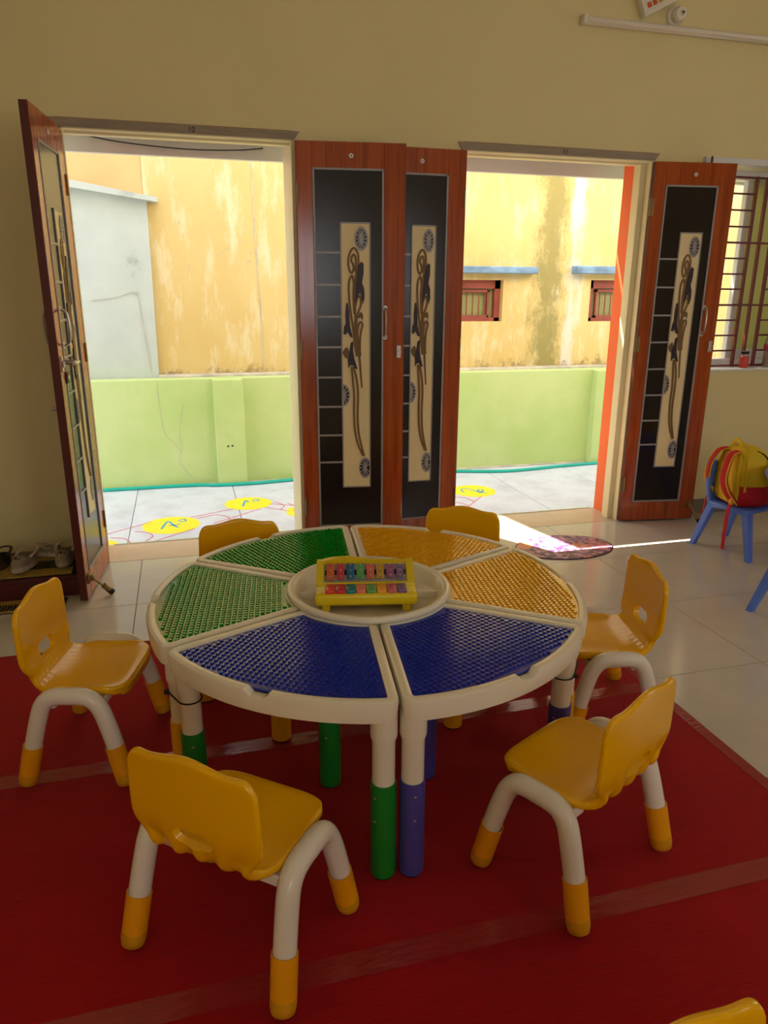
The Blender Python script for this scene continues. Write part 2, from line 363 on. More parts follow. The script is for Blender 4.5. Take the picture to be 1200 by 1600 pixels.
# lime boundary wall with pilasters
GW = thing('boundary_wall', 'low lime green boundary wall across the yard', None, kind='structure')
obj('wall_panel', box(BM(), -4, 9, 1.95, 2.09, ZY - .2, .742, .004, 1), M_lime, GW, 0)
for x0, x1 in ((.212, .438), (3.52, 3.78), (-2.6, -2.37)):
    obj('pilaster', box(BM(), x0, x1, 1.87, 1.97, ZY - .2, .738, .004, 1), M_lime, GW, 0)
for pts in ([(-.2, .72), (-.19, .5), (-.17, .33), (-.1, .24), (-.06, .18)], [(-.02, .55), (-.06, .35), (-.05, .2), (-.08, .1), (.02, -.04)]):
    obj('crack', ribbon(BM(), pts, .004, 1.9485, 1.9505, 'y'), M_conc, GW, 0)
obj('dirt_edge', box(BM(), -4, 3.52, 1.925, 1.96, ZY - .01, ZY + .012, .004, 1), M_conc, GW, 0)
obj('screw_hole', tube(BM(), [(.3, 1.868, .22), (.3, 1.875, .22)], .007, 8), M_black, GW)
obj('screw_hole', tube(BM(), [(.335, 1.868, .222), (.335, 1.875, .222)], .007, 8), M_black, GW)

# neighbours: yellow house with its roof line, whitewashed house, peach house above it
YW = 2.15
NB = thing('neighbour_house', 'weathered yellow house wall beyond the lime boundary wall', 'building', (0, YW, .6))
top = [(8.5, 3.0), (-3.5, 3.0)]
# wall around two window holes, seen part z .6 - 2.4, then the upper wall with its stepped roof line
w1 = (2.20, 2.705, 1.15, 1.492); w2 = (3.545, 4.05, 1.145, 1.50)
wb = wall_grid([w1, w2], -.19, 8.5, .5, 2.6, YW, YW + .25, front=0, rest=0)
obj('house_wall', wb, M_ywall, NB).matrix_parent_inverse = Matrix.Translation((0, -YW, -.6))
ub = prism(BM(), [(8.5, 2.6), (-3.5, 2.6)] + top[::-1], YW, YW + .25)
o = obj('upper_wall', ub, M_ywall, NB, 0); o.matrix_parent_inverse = Matrix.Translation((0, -YW, -.6))
def nbp(name, bm, m, par=None, sm=0):
    o = obj(name, bm, m, par or NB, sm); o.matrix_parent_inverse = Matrix.Translation((0, -YW, -.6)) if par is None else Matrix.Identity(4); return o
nbp('rough_ledge', box(BM(), -.19, 8.5, 2.06, YW + .02, .70, .762, .012, 2), M_conc)
for (a0, a1, z0, z1), led in ((w1, (1.9, 2.98, 1.545, 1.60)), (w2, (3.345, 4.3, 1.552, 1.615))):
    nbp('sunshade', box(BM(), led[0], led[1], YW - .10, YW + .01, led[2], led[3], .006, 2), M_bluep)
    wf = nbp('window', box(box(box(box(BM(), a0, a1, YW + .06, YW + .12, z1 - .07, z1), a0, a1, YW + .06, YW + .12, z0, z0 + .03), a0, a0 + .06, YW + .06, YW + .12, z0, z1), a1 - .05, a1, YW + .06, YW + .12, z0, z1), M_redwin)
    nbp('sash', box(box(box(box(BM(), a0 + .1, a1 - .1, YW + .07, YW + .1, z1 - .10, z1 - .08), a0 + .1, a1 - .1, YW + .07, YW + .1, z0 + .03, z0 + .05), a0 + .1, a0 + .115, YW + .07, YW + .1, z0 + .03, z1 - .08), a1 - .115, a1 - .1, YW + .07, YW + .1, z0 + .03, z1 - .08), M_redwin, wf)
    nbp('pane', box(BM(), a0 + .05, a1 - .04, YW + .115, YW + .13, z0 + .02, z1 - .05), M_shut, wf)
    for k in range(5):
        x = a0 + .15 + k * (a1 - a0 - .28) / 4
        nbp('bar', cyl(BM(), (x, YW + .085, z0 + .03), (x, YW + .085, z1 - .09), .006, n=6), M_redwin, wf)
nbp('bay_joint', ribbon(BM(), [(.628, .74), (.63, 1.2), (.615, 1.6), (.60, 2.5)], .008, YW - .003, YW + .002), M_conc)
rnd = random.Random(3)
for k in range(26):
    x, z = rnd.gauss(.42, .17), rnd.gauss(1.75, .16)
    if -.1 < x < .58: nbp('pit', cyl(BM(), (x, YW - .001, z), (x, YW + .003, z), rnd.uniform(.004, .009), n=7), M_conc)
WH = thing('whitewashed_house', 'whitewashed house with sloping concrete coping behind the boundary wall', 'building', (-1.5, 2.1, .6))
def whp(name, bm, m, sm=0):
    o = obj(name, bm, m, WH, sm); o.matrix_parent_inverse = Matrix.Translation((1.5, -2.1, -.6)); return o
whp('house_wall', prism(BM(), [(-3.5, .5), (-.186, .5), (-.170, 2.02), (-.69, 2.10), (-3.5, 2.6)], 2.10, 2.149), M_white_w)
whp('coping', prism(BM(), [(-.09, 2.005), (-.09, 2.035), (-.69, 2.135), (-3.5, 2.65), (-3.5, 2.59), (-.69, 2.085)], 2.02, 2.14), M_white_w)
whp('wall_wire', tube(BM(), smooth_path([(-.62, 2.095, 1.32), (-.45, 2.095, 1.34), (-.30, 2.095, 1.375), (-.275, 2.095, 1.2), (-.235, 2.095, .78)]), .0022, 5), M_conc)
whp('wall_hook', cyl(BM(), (-.30, 2.08, 1.375), (-.30, 2.1, 1.375), .009, n=8), M_conc)
tag(obj('peach_house', prism(BM(), [(-3.5, 1.9), (-.192, 1.9), (-.192, 2.598), (-3.5, 2.598)], YW + .004, YW + .2), M_peach, None, 0), 'peach painted wall rising above the whitewashed house', 'building')
tag(obj('garden_hose', tube(BM(), smooth_path([(-1.2, 1.93, ZY + .014), (-.72, 1.915, ZY + .013), (.01, 1.905, ZY + .013), (.2, 1.86, ZY + .013), (.5, 1.85, ZY + .013), (.86, 1.89, ZY + .013), (1.5, 1.9, ZY + .013), (2.1, 1.86, ZY + .013), (2.5, 1.76, ZY + .013), (2.75, 1.74, ZY + .013), (3.2, 1.80, ZY + .013), (3.6, 1.83, ZY + .013), (4.6, 1.9, ZY + .013)]), .014, 8), M_hose), 'teal garden hose lying along the foot of the lime wall', 'hose')

# added unseen blocker: its notched top shades the yard, leaving one gap of sun
M_blocker = mat('pale_blocker', srgb(205, 200, 188), .85, var=.05, vscale=.3)
tw = thing('added_sun_blocker', None, None, (-11, 20, -.3), kind='structure')
def twp(name, bm, m):
    o = obj(name, bm, m, tw, 0); o.matrix_parent_inverse = Matrix.Translation((11, -20, .3)); return o
twp('blocker_body', box(BM(), -16, -5.8, 20.0, 26.0, -.3, 40), M_blocker)
twp('blocker_notched_top', prism(BM(), [(-16, 40), (-5.8, 40), (-5.8, 44.57), (-10.145, 44.57), (-9.87, 43.0), (-10.77, 43.0), (-10.77, 52), (-16, 52)], 20.0, 20.4), M_blocker)
for fl in range(3, 15):
    twp('blocker_band', box(BM(), -16.05, -5.75, 19.93, 20.0, fl * 3.0, fl * 3.0 + .25), M_conc)

# sunshade slab outside over both doors, with a hanging front lip
sh = struct('trim_1', box(BM(), -2.2, 6.5, TH, .483, 2.19, 2.30), M_upvc, label='white concrete sunshade over the two doorways')
obj('slab_lip', box(BM(), -2.2, 6.5, .445, .483, 2.065, 2.2), M_upvc, sh, 0)
tag(obj('loose_cable', tube(BM(), smooth_path([(-.42, .435, 2.155), (-.38, .44, 2.14), (-.2, .43, 2.115), (.1, .43, 2.1), (.35, .43, 2.107), (.5, .44, 2.125)]), .003, 6), M_black), 'thin dark cable sagging under the sunshade above the left doorway', 'cable')

# ------------------------------------------------------------------ door frames, thresholds
def door_frame(name, a0, a1, dep0, dep1, wide0=0.):
    fr = thing(name, 'cream painted door frame with bare grey head board', None, kind='structure')
    for s, x in ((0, a0), (1, a1)):
        dp = dep1 if s else dep0
        bmj = box(BM(), x - .002 if s == 0 else x - .012, (x + .012 + wide0) if s == 0 else x + .002, -.006, dp, 0, 2.10, .002, 1)
        if s and dp < .2: box(bmj, x - .045, x - .01, .045, .115, 0, 2.09, .003, 1)
        if s: box(bmj, x - .002, x + .022, -.007, .0, 0, 2.092, .002, 1)
        obj('jamb', bmj, M_frame, fr, 0)
    obj('head', box(box(BM(), a0, a1, -.006, .10, 2.088, 2.13, .002, 1), a0 + .012, a1 - .012, .05, .10, 2.078, 2.13, .002, 1), M_frame, fr, 0)
    obj('head_board', prism(BM(), [(a0 - .03, 2.132), (a1 + .032, 2.132), (a1 + .004, 2.094), (a0 - .01, 2.094)], -.009, .0), M_head, fr, 0)
    return fr
fr1 = door_frame('trim_2', *D1, .03, TH + .002, .02); fr2 = door_frame('trim_3', *D2, .11, .12)
def text_part(name, body, size, loc, parent, m):
    cu = bpy.data.curves.new(name, 'FONT'); cu.body = body; cu.size = size; cu.extrude = .0008; cu.align_x = 'CENTER'
    t = bpy.data.objects.new('tmp', cu); COL.objects.link(t); dg = bpy.context.evaluated_depsgraph_get()
    me = bpy.data.meshes.new_from_object(t.evaluated_get(dg)); bpy.data.objects.remove(t)
    me.materials.append(m); o = bpy.data.objects.new(name, me); COL.objects.link(o); o.parent = parent; o.location = loc; o.rotation_euler = (R(90), 0, 0); return o
text_part('number_mark', '10', .034, (.118, -.0095, 2.101), fr1, M_black)
text_part('number_mark', '11', .034, (2.06, -.0095, 2.101), fr2, M_black)
for nm, d in (('trim_4', D1), ('trim_5', D2)):
    t = struct(nm, box(BM(), d[0], d[1], -.004, TH + .01, -.13, .001), M_sill, label='beige stone threshold of a doorway')
    obj('edge_strip', box(BM(), d[0] + .03, d[1] - .03, TH - .004, TH + .012, -.01, .004), M_steel, t, 0)

# ------------------------------------------------------------------ door leaves
ART = {
'outer':[(0.544,1.067),(0.531,1.204),(0.526,1.353),(0.534,1.463),(0.557,1.514),(0.557,1.571),(0.519,1.6),(0.48,1.577),(0.464,1.535),(0.474,1.495),(0.495,1.477)],
'inner':[(0.495,1.477),(0.514,1.499),(0.508,1.524),(0.493,1.538),(0.5,1.56),(0.518,1.568),(0.535,1.549),(0.531,1.485)],
'loopl':[(0.498,1.47),(0.473,1.444),(0.467,1.397),(0.477,1.316),(0.502,1.219),(0.525,1.113),(0.54,1.067)],
'loopr':[(0.498,1.47),(0.516,1.434),(0.511,1.368),(0.518,1.279)],
'tend':[(0.529,1.316),(0.544,1.353),(0.569,1.368),(0.583,1.346),(0.577,1.316),(0.55,1.279),(0.538,1.234),(0.534,1.166)],
'st2':[(0.536,1.097),(0.552,1.211),(0.576,1.238),(0.597,1.223),(0.578,1.181),(0.57,1.105),(0.577,1.067)],
'main':[(0.525,1.242),(0.529,1.166),(0.533,1.128),(0.544,1.064)],
'sl':[(0.489,1.01),(0.5,0.94),(0.511,0.861),(0.509,0.765),(0.518,0.668),(0.548,0.593),(0.598,0.53)],
'sr':[(0.509,1.01),(0.538,0.94),(0.55,0.861),(0.545,0.749),(0.556,0.651),(0.586,0.576),(0.609,0.53)]}
PET = {
'P_up':[(0.586,1.535),(0.609,1.525),(0.608,1.478),(0.593,1.434),(0.613,1.405),(0.617,1.361),(0.602,1.327),(0.591,1.353),(0.578,1.386),(0.559,1.375),(0.536,1.338),(0.525,1.338),(0.534,1.397),(0.546,1.463),(0.561,1.514)],
'P_l1':[(0.456,1.336),(0.469,1.294),(0.475,1.219),(0.501,1.162),(0.482,1.162),(0.452,1.189),(0.43,1.174),(0.412,1.178),(0.419,1.215),(0.434,1.23),(0.432,1.279),(0.441,1.331)],
'P_l2':[(0.506,1.141),(0.503,1.095),(0.517,1.049),(0.546,0.999),(0.528,0.999),(0.501,1.018),(0.474,1.018),(0.456,1.003),(0.452,1.049),(0.47,1.095),(0.481,1.134)]}
BUD = {
'B_bud':[(0.451,1.111),(0.465,1.088),(0.449,1.049),(0.42,1.061),(0.398,1.084),(0.428,1.107)],
'B_curl':[(0.55,1.257),(0.565,1.283),(0.587,1.289),(0.605,1.272),(0.597,1.242),(0.582,1.26)],
'B_lance':[(0.552,1.202),(0.569,1.126),(0.58,1.033),(0.596,0.9),(0.581,0.9),(0.561,1.018),(0.541,1.133)]}
def leaf(name, label, Wd, hinge, loc, rz, extra=()):
    L = thing(name, label, None, loc, rz, kind='structure'); ox = 0 if hinge == 'L' else -Wd
    T = .036; Z0, Z1 = .012, 2.085
    X = lambda f: ox + f * Wd
    def part(n, bm, m, par=None, sm=0): return obj(n, bm, m, par or L, sm)
    yf = 0.0                                       # outer face plane; thickness goes to +y; inlays stand proud to -y
    bx = (.146, .80); bz = (.13, 1.968); cx = (.39, .675); cz = (.353, 1.722)
    part('stile', box(BM(), X(0), X(bx[0]), yf, T, Z0, Z1, .002, 1), M_wood); part('stile', box(BM(), X(bx[1]), X(1), yf, T, Z0, Z1, .002, 1), M_wood)
    part('rail', box(BM(), X(bx[0]), X(bx[1]), yf, T, bz[1], Z1, .001, 1), M_wood); part('rail', box(BM(), X(bx[0]), X(bx[1]), yf, T, Z0, bz[0], .001, 1), M_wood)
    part('black_panel', box(BM(), X(bx[0]), X(bx[1]), .003, T, bz[0], bz[1]), M_dark)
    for f in (0, 1):
        e = X(0) if f == 0 else X(1)
        part('lipping', box(BM(), e - .0015, e + .0015, .002, T - .001, Z0, Z1), M_edge)
    b2 = .010
    bmf = BM()
    for q in ((X(bx[0]), X(bx[0]) + b2, bz[0], bz[1]), (X(bx[1]) - b2, X(bx[1]), bz[0], bz[1]), (X(bx[0]), X(bx[1]), bz[1] - b2, bz[1]), (X(bx[0]), X(bx[1]), bz[0], bz[0] + b2)):
        box(bmf, q[0], q[1], -.003, .006, q[2], q[3], .001, 1)
    part('silver_border', bmf, M_silver)
    for z in (1.577, 1.422, 1.265, 1.111, .955, .800, .646, .497):
        part('silver_bar', box(BM(), X(bx[0]) + b2, X(cx[0]), -.002, .004, z - .005, z + .005), M_silver)
    cp = part('cream_panel', box(BM(), X(cx[0]), X(cx[1]), -.001, .006, cz[0], cz[1]), M_cream)
    bmf = BM()
    for q in ((X(cx[0]), X(cx[0]) + .007, cz[0], cz[1]), (X(cx[1]) - .007, X(cx[1]), cz[0], cz[1]), (X(cx[0]), X(cx[1]), cz[1] - .008, cz[1]), (X(cx[0]), X(cx[1]), cz[0], cz[0] + .007)):
        box(bmf, q[0], q[1], -.003, .004, q[2], q[3], .001, 1)
    part('panel_border', bmf, M_silver, cp)
    for ki, (k, pts) in enumerate(ART.items()):
        w = .0105 if k != 'main' else .014
        part('vine', ribbon(BM(), [(X(a), b) for a, b in pts], w, -.004 - .00025 * ki, -.0005), M_vine, cp)
    for ki, pts in enumerate(PET.values()): part('petal', prism(BM(), [(X(a), b) for a, b in pts], -.0068 - .0002 * ki, -.0005), M_petal, cp)
    for ki, pts in enumerate(BUD.values()): part('bud', prism(BM(), [(X(a), b) for a, b in pts], -.0028 - .0003 * ki, -.0005), M_bud, cp)
    for mx, mz, rx, rzz in ((.587, 1.644, .063, .058), (.407, .862, .065, .058), (.619, .463, .063, .058)):
        lo, hi = X(cx[0]) + .001, X(cx[1]) - .001; rx *= Wd; bm = BM(); n = 44; clip = lambda x: min(max(x, lo), hi)
        O = [(clip(X(mx) + rx * math.cos(2 * PI * k / n)), mz + rzz * math.sin(2 * PI * k / n)) for k in range(n)]
        I = [(clip(X(mx) + rx * .82 * math.cos(2 * PI * k / n)), mz + rzz * .82 * math.sin(2 * PI * k / n)) for k in range(n)]
        prism(bm, O, -.0022, -.0008); part('medallion_disc', bm, M_dark, cp)
        bm = BM()
        for k in range(n):
            q = [O[k], O[(k + 1) % n], I[(k + 1) % n], I[k]]
            if abs(q[0][0] - q[3][0]) + abs(q[0][1] - q[3][1]) < 1e-4: continue
            prism(bm, q, -.0045, -.001)
        for k in range(12):
            a = 2 * PI * k / 12; x1 = X(mx) + rx * .9 * math.cos(a); z1 = mz + rzz * .9 * math.sin(a)
            if lo < x1 < hi: ribbon(bm, [(X(mx), mz), (x1, z1)], .0062, -.0042, -.001, k=1)
        prism(bm, [(clip(X(mx) + rx * .28 * math.cos(2 * PI * k / 16)), mz + rzz * .30 * math.sin(2 * PI * k / 16)) for k in range(16)], -.0048, -.001)
        part('medallion', bm, M_silver, cp)
    fx = .815 if hinge == 'L' else .185                     # hardware towards the free edge
    lx = .95 if hinge == 'L' else .05
    hb = BM(); tube(hb, smooth_path([(X(fx), -.001, 1.16), (X(fx), -.028, 1.175), (X(fx), -.036, 1.235), (X(fx), -.028, 1.295), (X(fx), -.001, 1.31)]), .006, 8)
    lathe(hb, [(0, -.004), (.014, -.004), (.014, .0), (.010, .004), (0, .004)], 12, Matrix.Translation((X(fx), -.003, 1.16)) @ Matrix.Rotation(R(90), 4, 'X'))
    lathe(hb, [(0, -.004), (.014, -.004), (.014, .0), (.010, .004), (0, .004)], 12, Matrix.Translation((X(fx), -.003, 1.31)) @ Matrix.Rotation(R(90), 4, 'X'))
    part('pull_handle', hb, M_steel, None, 40)
    lb = BM(); box(lb, X(lx) - .012, X(lx) + .012, -.007, .001, 1.055, 1.12, .002, 1); cyl(lb, (X(lx) - .01, -.012, 1.075), (X(lx) - .01, -.012, 1.10), .006, n=8); box(lb, X(lx) - .013, X(lx) + .013, -.016, -.005, 1.082, 1.093, .002, 1)
    part('latch', lb, M_steel, None, 40)
    kb = BM(); lathe(kb, [(.0045, -.002), (.010, -.002), (.011, .001), (.0045, .001), (.0045, -.002)], 14, Matrix.Translation((X(.5), -.002, 2.023)) @ Matrix.Rotation(R(90), 4, 'X'))
    part('hook_eye', kb, M_upvc, None, 40)
    hx = X(.012) if hinge == 'L' else X(.988)
    for z in (.25, 1.1, 1.85):
        hb_ = cyl(BM(), (hx, -.003, z - .045), (hx, -.003, z + .045), .005, n=8)
        if 'bolt' in extra: box(hb_, hx - .022, hx, -.001, .002, z - .045, z + .045)
        part('hinge', hb_, M_brass, None, 30)
    if 'stop' in extra:
        sb = BM(); px = X(.93) if hinge == 'L' else X(.07); box(sb, px - .018, px + .018, -.012, .001, .085, .13, .003, 1)
        box(sb, px - .012, px + .012, -.03, -.01, .095, .122, .003, 1); dx = .035
        cyl(sb, (px, -.024, .105), (px + dx * .75, -.07, .045), .0055, n=8); st = part('door_stop', sb, M_brass, None, 40)
        obj('rubber_tip', cyl(BM(), (px + dx * .7, -.066, .05), (px + dx * 1.15, -.094, .014), .012, .015, 12), M_black, st, 40)
        obj('ferrule', cyl(BM(), (px + dx * .6, -.06, .06), (px + dx * .95, -.082, .03), .0135, n=12), M_brass, st, 40)
    if 'lock' in extra:
        kb = BM(); px = X(.17); cyl(kb, (px, .0, 1.09), (px, -.055, 1.09), .011, n=10); cyl(kb, (px - .05, -.05, 1.09), (px + .03, -.05, 1.09), .008, n=8)
        part('lever_handle', kb, M_steel, None, 40)
        part('lock_plate', box(BM(), px - .02, px + .02, -.006, .001, 1.0, 1.05, .002, 1), M_black); part('keyhole', cyl(BM(), (px, -.004, 1.025), (px, -.01, 1.025), .011, n=12), M_steel, None, 40)
        part('back_handle', tube(BM(), smooth_path([(X(.2), T, 1.16), (X(.2), T + .03, 1.18), (X(.2), T + .03, 1.29), (X(.2), T, 1.31)]), .006, 8), M_steel, None, 40)
        part('back_knob', box(cyl(BM(), (X(.04), T, .9), (X(.04), T + .02, .9), .009, n=10), X(.03), X(.05), T + .015, T + .022, .892, .908), M_steel, None, 40)
    if 'bolt' in extra:
        part('tower_bolt', cyl(box(BM(), X(.70), X(.76), T, T + .004, 1.8, 2.05), (X(.73), T + .008, 1.75), (X(.73), T + .008, 2.125), .006, n=8), M_edge, None, 40)
    return L
leaf('door_1', 'left leaf of the left doorway standing open towards the room', .52, 'R', (-.452, -.012, 0), R(84.8), ('lock', 'stop'))
leaf('door_2', 'right leaf of the left doorway folded back, overlapping the next leaf', .54, 'L', (.598, -.052, 0), R(-8.3))
leaf('door_3', 'left leaf of the right doorway folded back behind its neighbour', .48, 'R', (1.483, -.050, 0), R(0))
leaf('door_4', 'right leaf of the right doorway folded back beside the barred window', .478, 'L', (2.598, -.046, 0), R(-8.2), ('stop', 'bolt'))

# ------------------------------------------------------------------ window
win = thing('window_1', 'barred window with white frame and green frosted sash', None, (WIN[0], 0, WIN[2]), kind='structure')
def wp(name, bm, m, par=None, sm=0):
    o = obj(name, bm, m, par or win, sm); 
    if par is None: o.matrix_parent_inverse = Matrix.Translation((-WIN[0], 0, -WIN[2]))
    return o
a0, a1, z0, z1 = WIN
wp('window_sill', box(BM(), a0, a1, -.01, TH, z0 - .01, z0 + .006, .002, 1), M_upvc)
for q in ((a0, a0 + .004, z0, z1), (a1 - .004, a1, z0, z1), (a0, a1, z1 - .004, z1 + .001)): wp('reveal_lining', box(BM(), q[0], q[1], .002, TH + .001, q[2], q[3]), M_frame)
wp('lintel_lip', box(BM(), a0 - .02, a1 + .02, -.028, .03, z1 - .005, z1 + .03, .003, 1), M_upvc)
for q in ((a0, a0 + .05, z0, z1), (a1 - .05, a1, z0, z1), (a0, a1, z1 - .05, z1), (a0, a1, z0, z0 + .05)):
    wp('frame', box(BM(), q[0], q[1], .17, .25, q[2], q[3], .003, 1), M_upvc)
sash = wp('sash', box(BM(), 3.415, 3.455, .19, .23, z0 + .03, z1 - .03, .003, 1), M_upvc)
M_frost = mat('green_frosted_glass', srgb(158, 166, 104), .4, var=.05, vscale=3)
nt, b = nodes(M_frost); b.inputs['Transmission Weight'].default_value = .55
wp('pane', box(BM(), 3.455, 4.05, .205, .212, z0 + .05, z1 - .05), M_frost)
wp('sash_rail', box(BM(), 3.455, 4.05, .195, .225, z0 + .05, z0 + .11), M_upvc)
hz = [2.045, 1.956, 1.866, 1.774, 1.684, 1.594, 1.504, 1.416, 1.322, 1.231, 1.139, 1.046, .952]; vx = [3.365, 3.44, 3.522, 3.85]
for k, z in enumerate(hz):
    if k in (0, 4, 8, 12): wp('grille_bar', box(BM(), a0 + .0, a1, .055, .065, z - .006, z + .006), M_maroon)
    else:
        wp('grille_bar', box(BM(), a0, vx[0], .055, .065, z - .005, z + .005), M_maroon); wp('grille_bar', box(BM(), vx[2], vx[3], .055, .065, z - .005, z + .005), M_maroon)
for x in vx: wp('grille_bar', box(BM(), x - .008, x + .008, .05, .068, .945, 2.052), M_maroon)
# things on the sill
bt = thing('water_bottle', 'steel water bottle with pink lid and band on the window sill', 'bottle', (3.605, .018, z0 + .006))
obj('flask', lathe(BM(), [(0, 0), (.034, 0), (.036, .01), (.036, .15), (.033, .175), (.022, .20), (.021, .215), (0, .215)], 24), M_steel, bt)
M_pink = mat('pink_silicone', srgb(205, 60, 95), .5, var=.04)
obj('band', lathe(BM(), [(.0365, .105), (.0385, .107), (.0385, .14), (.0365, .142)], 24), M_pink, bt)
lid = obj('lid', lathe(BM(), [(0, .213), (.024, .213), (.025, .24), (.018, .252), (0, .252)], 20), M_pink, bt)
obj('lid_loop', tube(BM(), smooth_path([(-.018, 0, .245), (-.02, 0, .27), (.0, 0, .282), (.022, 0, .268)]), .005, 8), M_pink, lid)
jr = thing('spice_jar', 'small jar with black lid and red contents on the window sill', 'jar', (3.425, .024, z0 + .006))
obj('jar_body', lathe(BM(), [(0, 0), (.026, 0), (.028, .008), (.028, .06), (.022, .072), (0, .072)], 20), mat('red_contents', srgb(225, 80, 70), .4, var=.1, vscale=40), jr)
obj('neck', lathe(BM(), [(.0, .07), (.022, .07), (.021, .086), (0, .086)], 20), mat('clear_plastic', srgb(220, 215, 205), .2, alpha=.6), jr)
obj('jar_lid', lathe(BM(), [(0, .085), (.025, .085), (.025, .102), (0, .102)], 20), M_black, jr)

# ------------------------------------------------------------------ fittings high on the wall
bl = thing('batten_light', 'long white batten light fixed high on the wall', 'light', (2.67, -.0, 2.73))
obj('batten', box(BM(), -.57, .59, -.032, 0, -.022, .014, .006, 2), M_white, bl); obj('diffuser', tube(BM(), [(-.55, -.034, -.004), (.57, -.034, -.004)], .014, 12), M_white, bl)
for x in (-.565, .585): obj('end_cap', box(BM(), x - .012, x + .012, -.05, 0, -.024, .018, .004, 2), M_white, bl)
sb = thing('switch_box', 'white tilted switch box with coloured squares above the batten light', 'switch box', (2.475, -.0, 2.87))
sb.rotation_euler = (0, R(-26), 0)
obj('casing', box(BM(), -.075, .15, -.05, 0, -.085, .085, .006, 2), M_white, sb)
for k, c in enumerate(((215, 95, 40), (215, 95, 40), (205, 170, 60), (200, 180, 70))):
    obj('coloured_square', box(BM(), -.05 + k * .034, -.026 + k * .034, -.053, -.048, -.055, -.030, .001, 1), mat('square_%d' % k, srgb(*c), .5, var=.05), sb, 0)
dm = thing('bulb_holder', 'round white bulb holder beside the tilted switch box', 'bulb holder', (2.645, 0, 2.79))
obj('base', lathe(BM(), [(0, 0), (.048, 0), (.048, .012), (.036, .022), (0, .022)], 24, Matrix.Rotation(R(90), 4, 'X')), M_white, dm)
obj('socket', lathe(BM(), [(.035, .02), (.036, .05), (.03, .065), (.012, .07), (.012, .06), (0, .06)], 24, Matrix.Rotation(R(90), 4, 'X')), M_white, dm)
obj('contact_hole', cyl(BM(), (.008, -.069, .004), (.008, -.073, .004), .005, n=10), M_black, dm)

# ------------------------------------------------------------------ carpets and tapes
EDGE = 1.585
for (ya, yb, lab, ) in ((-1.012, -1.852, 'red carpet runner nearest the doors'), (-1.852, -2.702, 'red carpet runner in the middle under the front table legs'), (-2.702, -3.56, 'red carpet runner nearest the camera'), (-3.56, -4.4, 'red carpet runner behind the camera')):
    tag(obj('carpet', box(BM(), -1.45, EDGE, yb + .001, ya - .001, .0005, .006, .001, 1), M_carpet, None, 0), lab, 'carpet', 'red carpet runners')
for y, lab in ((-1.852, 'clear tape over the carpet seam under the table'), (-2.702, 'clear tape over the carpet seam in the foreground')):
    bm = BM(); n = 60
    pts = [(-1.45 + (EDGE + 1.45) * k / n, y - .012) for k in range(n + 1)]
    for k in range(n):
        a, b2 = pts[k][0], pts[k + 1][0]; h = lambda x: .0068 + .0001 * math.sin(x * 31)
        f = bm.faces.new([bm.verts.new(q) for q in ((a, y - .036, .0066), (b2, y - .036, .0066), (b2, y, h(b2)), (a, y, h(a)))])
        f = bm.faces.new([bm.verts.new(q) for q in ((a, y, h(a)), (b2, y, h(b2)), (b2, y + .026, .0066), (a, y + .026, .0066))])
    bmesh.ops.remove_doubles(bm, verts=bm.verts[:], dist=1e-5)
    tag(obj('tape_strip', bm, M_tape), lab, 'tape')
tag(obj('tape_strip', box(BM(), EDGE - .035, EDGE + .006, -4.4, -1.012, .0062, .0072), M_tape, None, 0), 'clear tape along the right edge of the carpets', 'tape')

# oval printed door mat
M_mat = mat('flower_print', srgb(120, 60, 110), .45); nt, b = nodes(M_mat)
vo = nt.nodes.new('ShaderNodeTexVoronoi'); vo.inputs['Scale'].default_value = 11; nt.links.new(objvec(nt), vo.inputs['Vector'])
wv = noise(nt, 26, 3, objvec(nt))
c = ramp(nt, vo.outputs['Color'], [(.28, srgb(92, 46, 96)), (.48, srgb(150, 84, 140)), (.60, srgb(210, 100, 60)), (.68, srgb(235, 150, 80)), (.80, srgb(84, 40, 84))])
c = mixc(nt, ramp(nt, wv, [(.45, (0, 0, 0, 1)), (.6, (.7, .7, .7, 1))]), c, srgb(225, 160, 180)); nt.links.new(c, b.inputs['Base Color'])
dmat = thing('door_mat', 'oval flower-printed door mat in the sun before the right doorway', 'mat', (2.025, -.388, 0))
obj('printed_top', prism(BM(), disc(0, 0, .283, .193, 60), .002, .006, 'z'), M_mat, dmat, 0); obj('backing', prism(BM(), disc(0, 0, .29, .2, 60), .0004, .004, 'z'), M_petal, dmat, 0)

# ------------------------------------------------------------------ wedge activity tables
TC = Vector((.503, -1.874)); RO, RI, HT = .655, .228, .511
def wedge_loop(inset, n_arc=36, n_in=14, gap=.003, rc=.03):
    """outline of a wedge about +x, half angle 30 deg, rounded corners, inset inwards"""
    ro = RO - inset; ri = RI + inset; d = gap + inset; rc = max(rc - inset, .008); pts = []
    # side lines at distance d from radial edges (angle +-30)
    ao = math.asin((d + rc) / (ro - rc))
    ce = Vector(((ro - rc) * math.cos(R(30) - ao), (ro - rc) * math.sin(R(30) - ao)))
    th_o = R(30) - ao
    for k in range(n_arc + 1):                                    # outer arc from -th to +th
        a = -th_o + 2 * th_o * k / n_arc; pts.append((ro * math.cos(a), ro * math.sin(a)))
    for k in range(1, 7):                                         # upper outer corner
        a = th_o + (R(120) - th_o) * k / 6; pts.append((ce.x + rc * math.cos(a), ce.y + rc * math.sin(a)))
    ai = R(30) - math.asin(d / ri)
    for k in range(n_in + 1):
        a = ai - 2 * ai * k / n_in; pts.append((ri * math.cos(a), ri * math.sin(a)))
    for k in range(0, 6):
        a = R(-120) + (R(120) - th_o) * k / 6; pts.append((ce.x + rc * math.cos(a), -ce.y + rc * math.sin(a)))
    return pts, n_arc
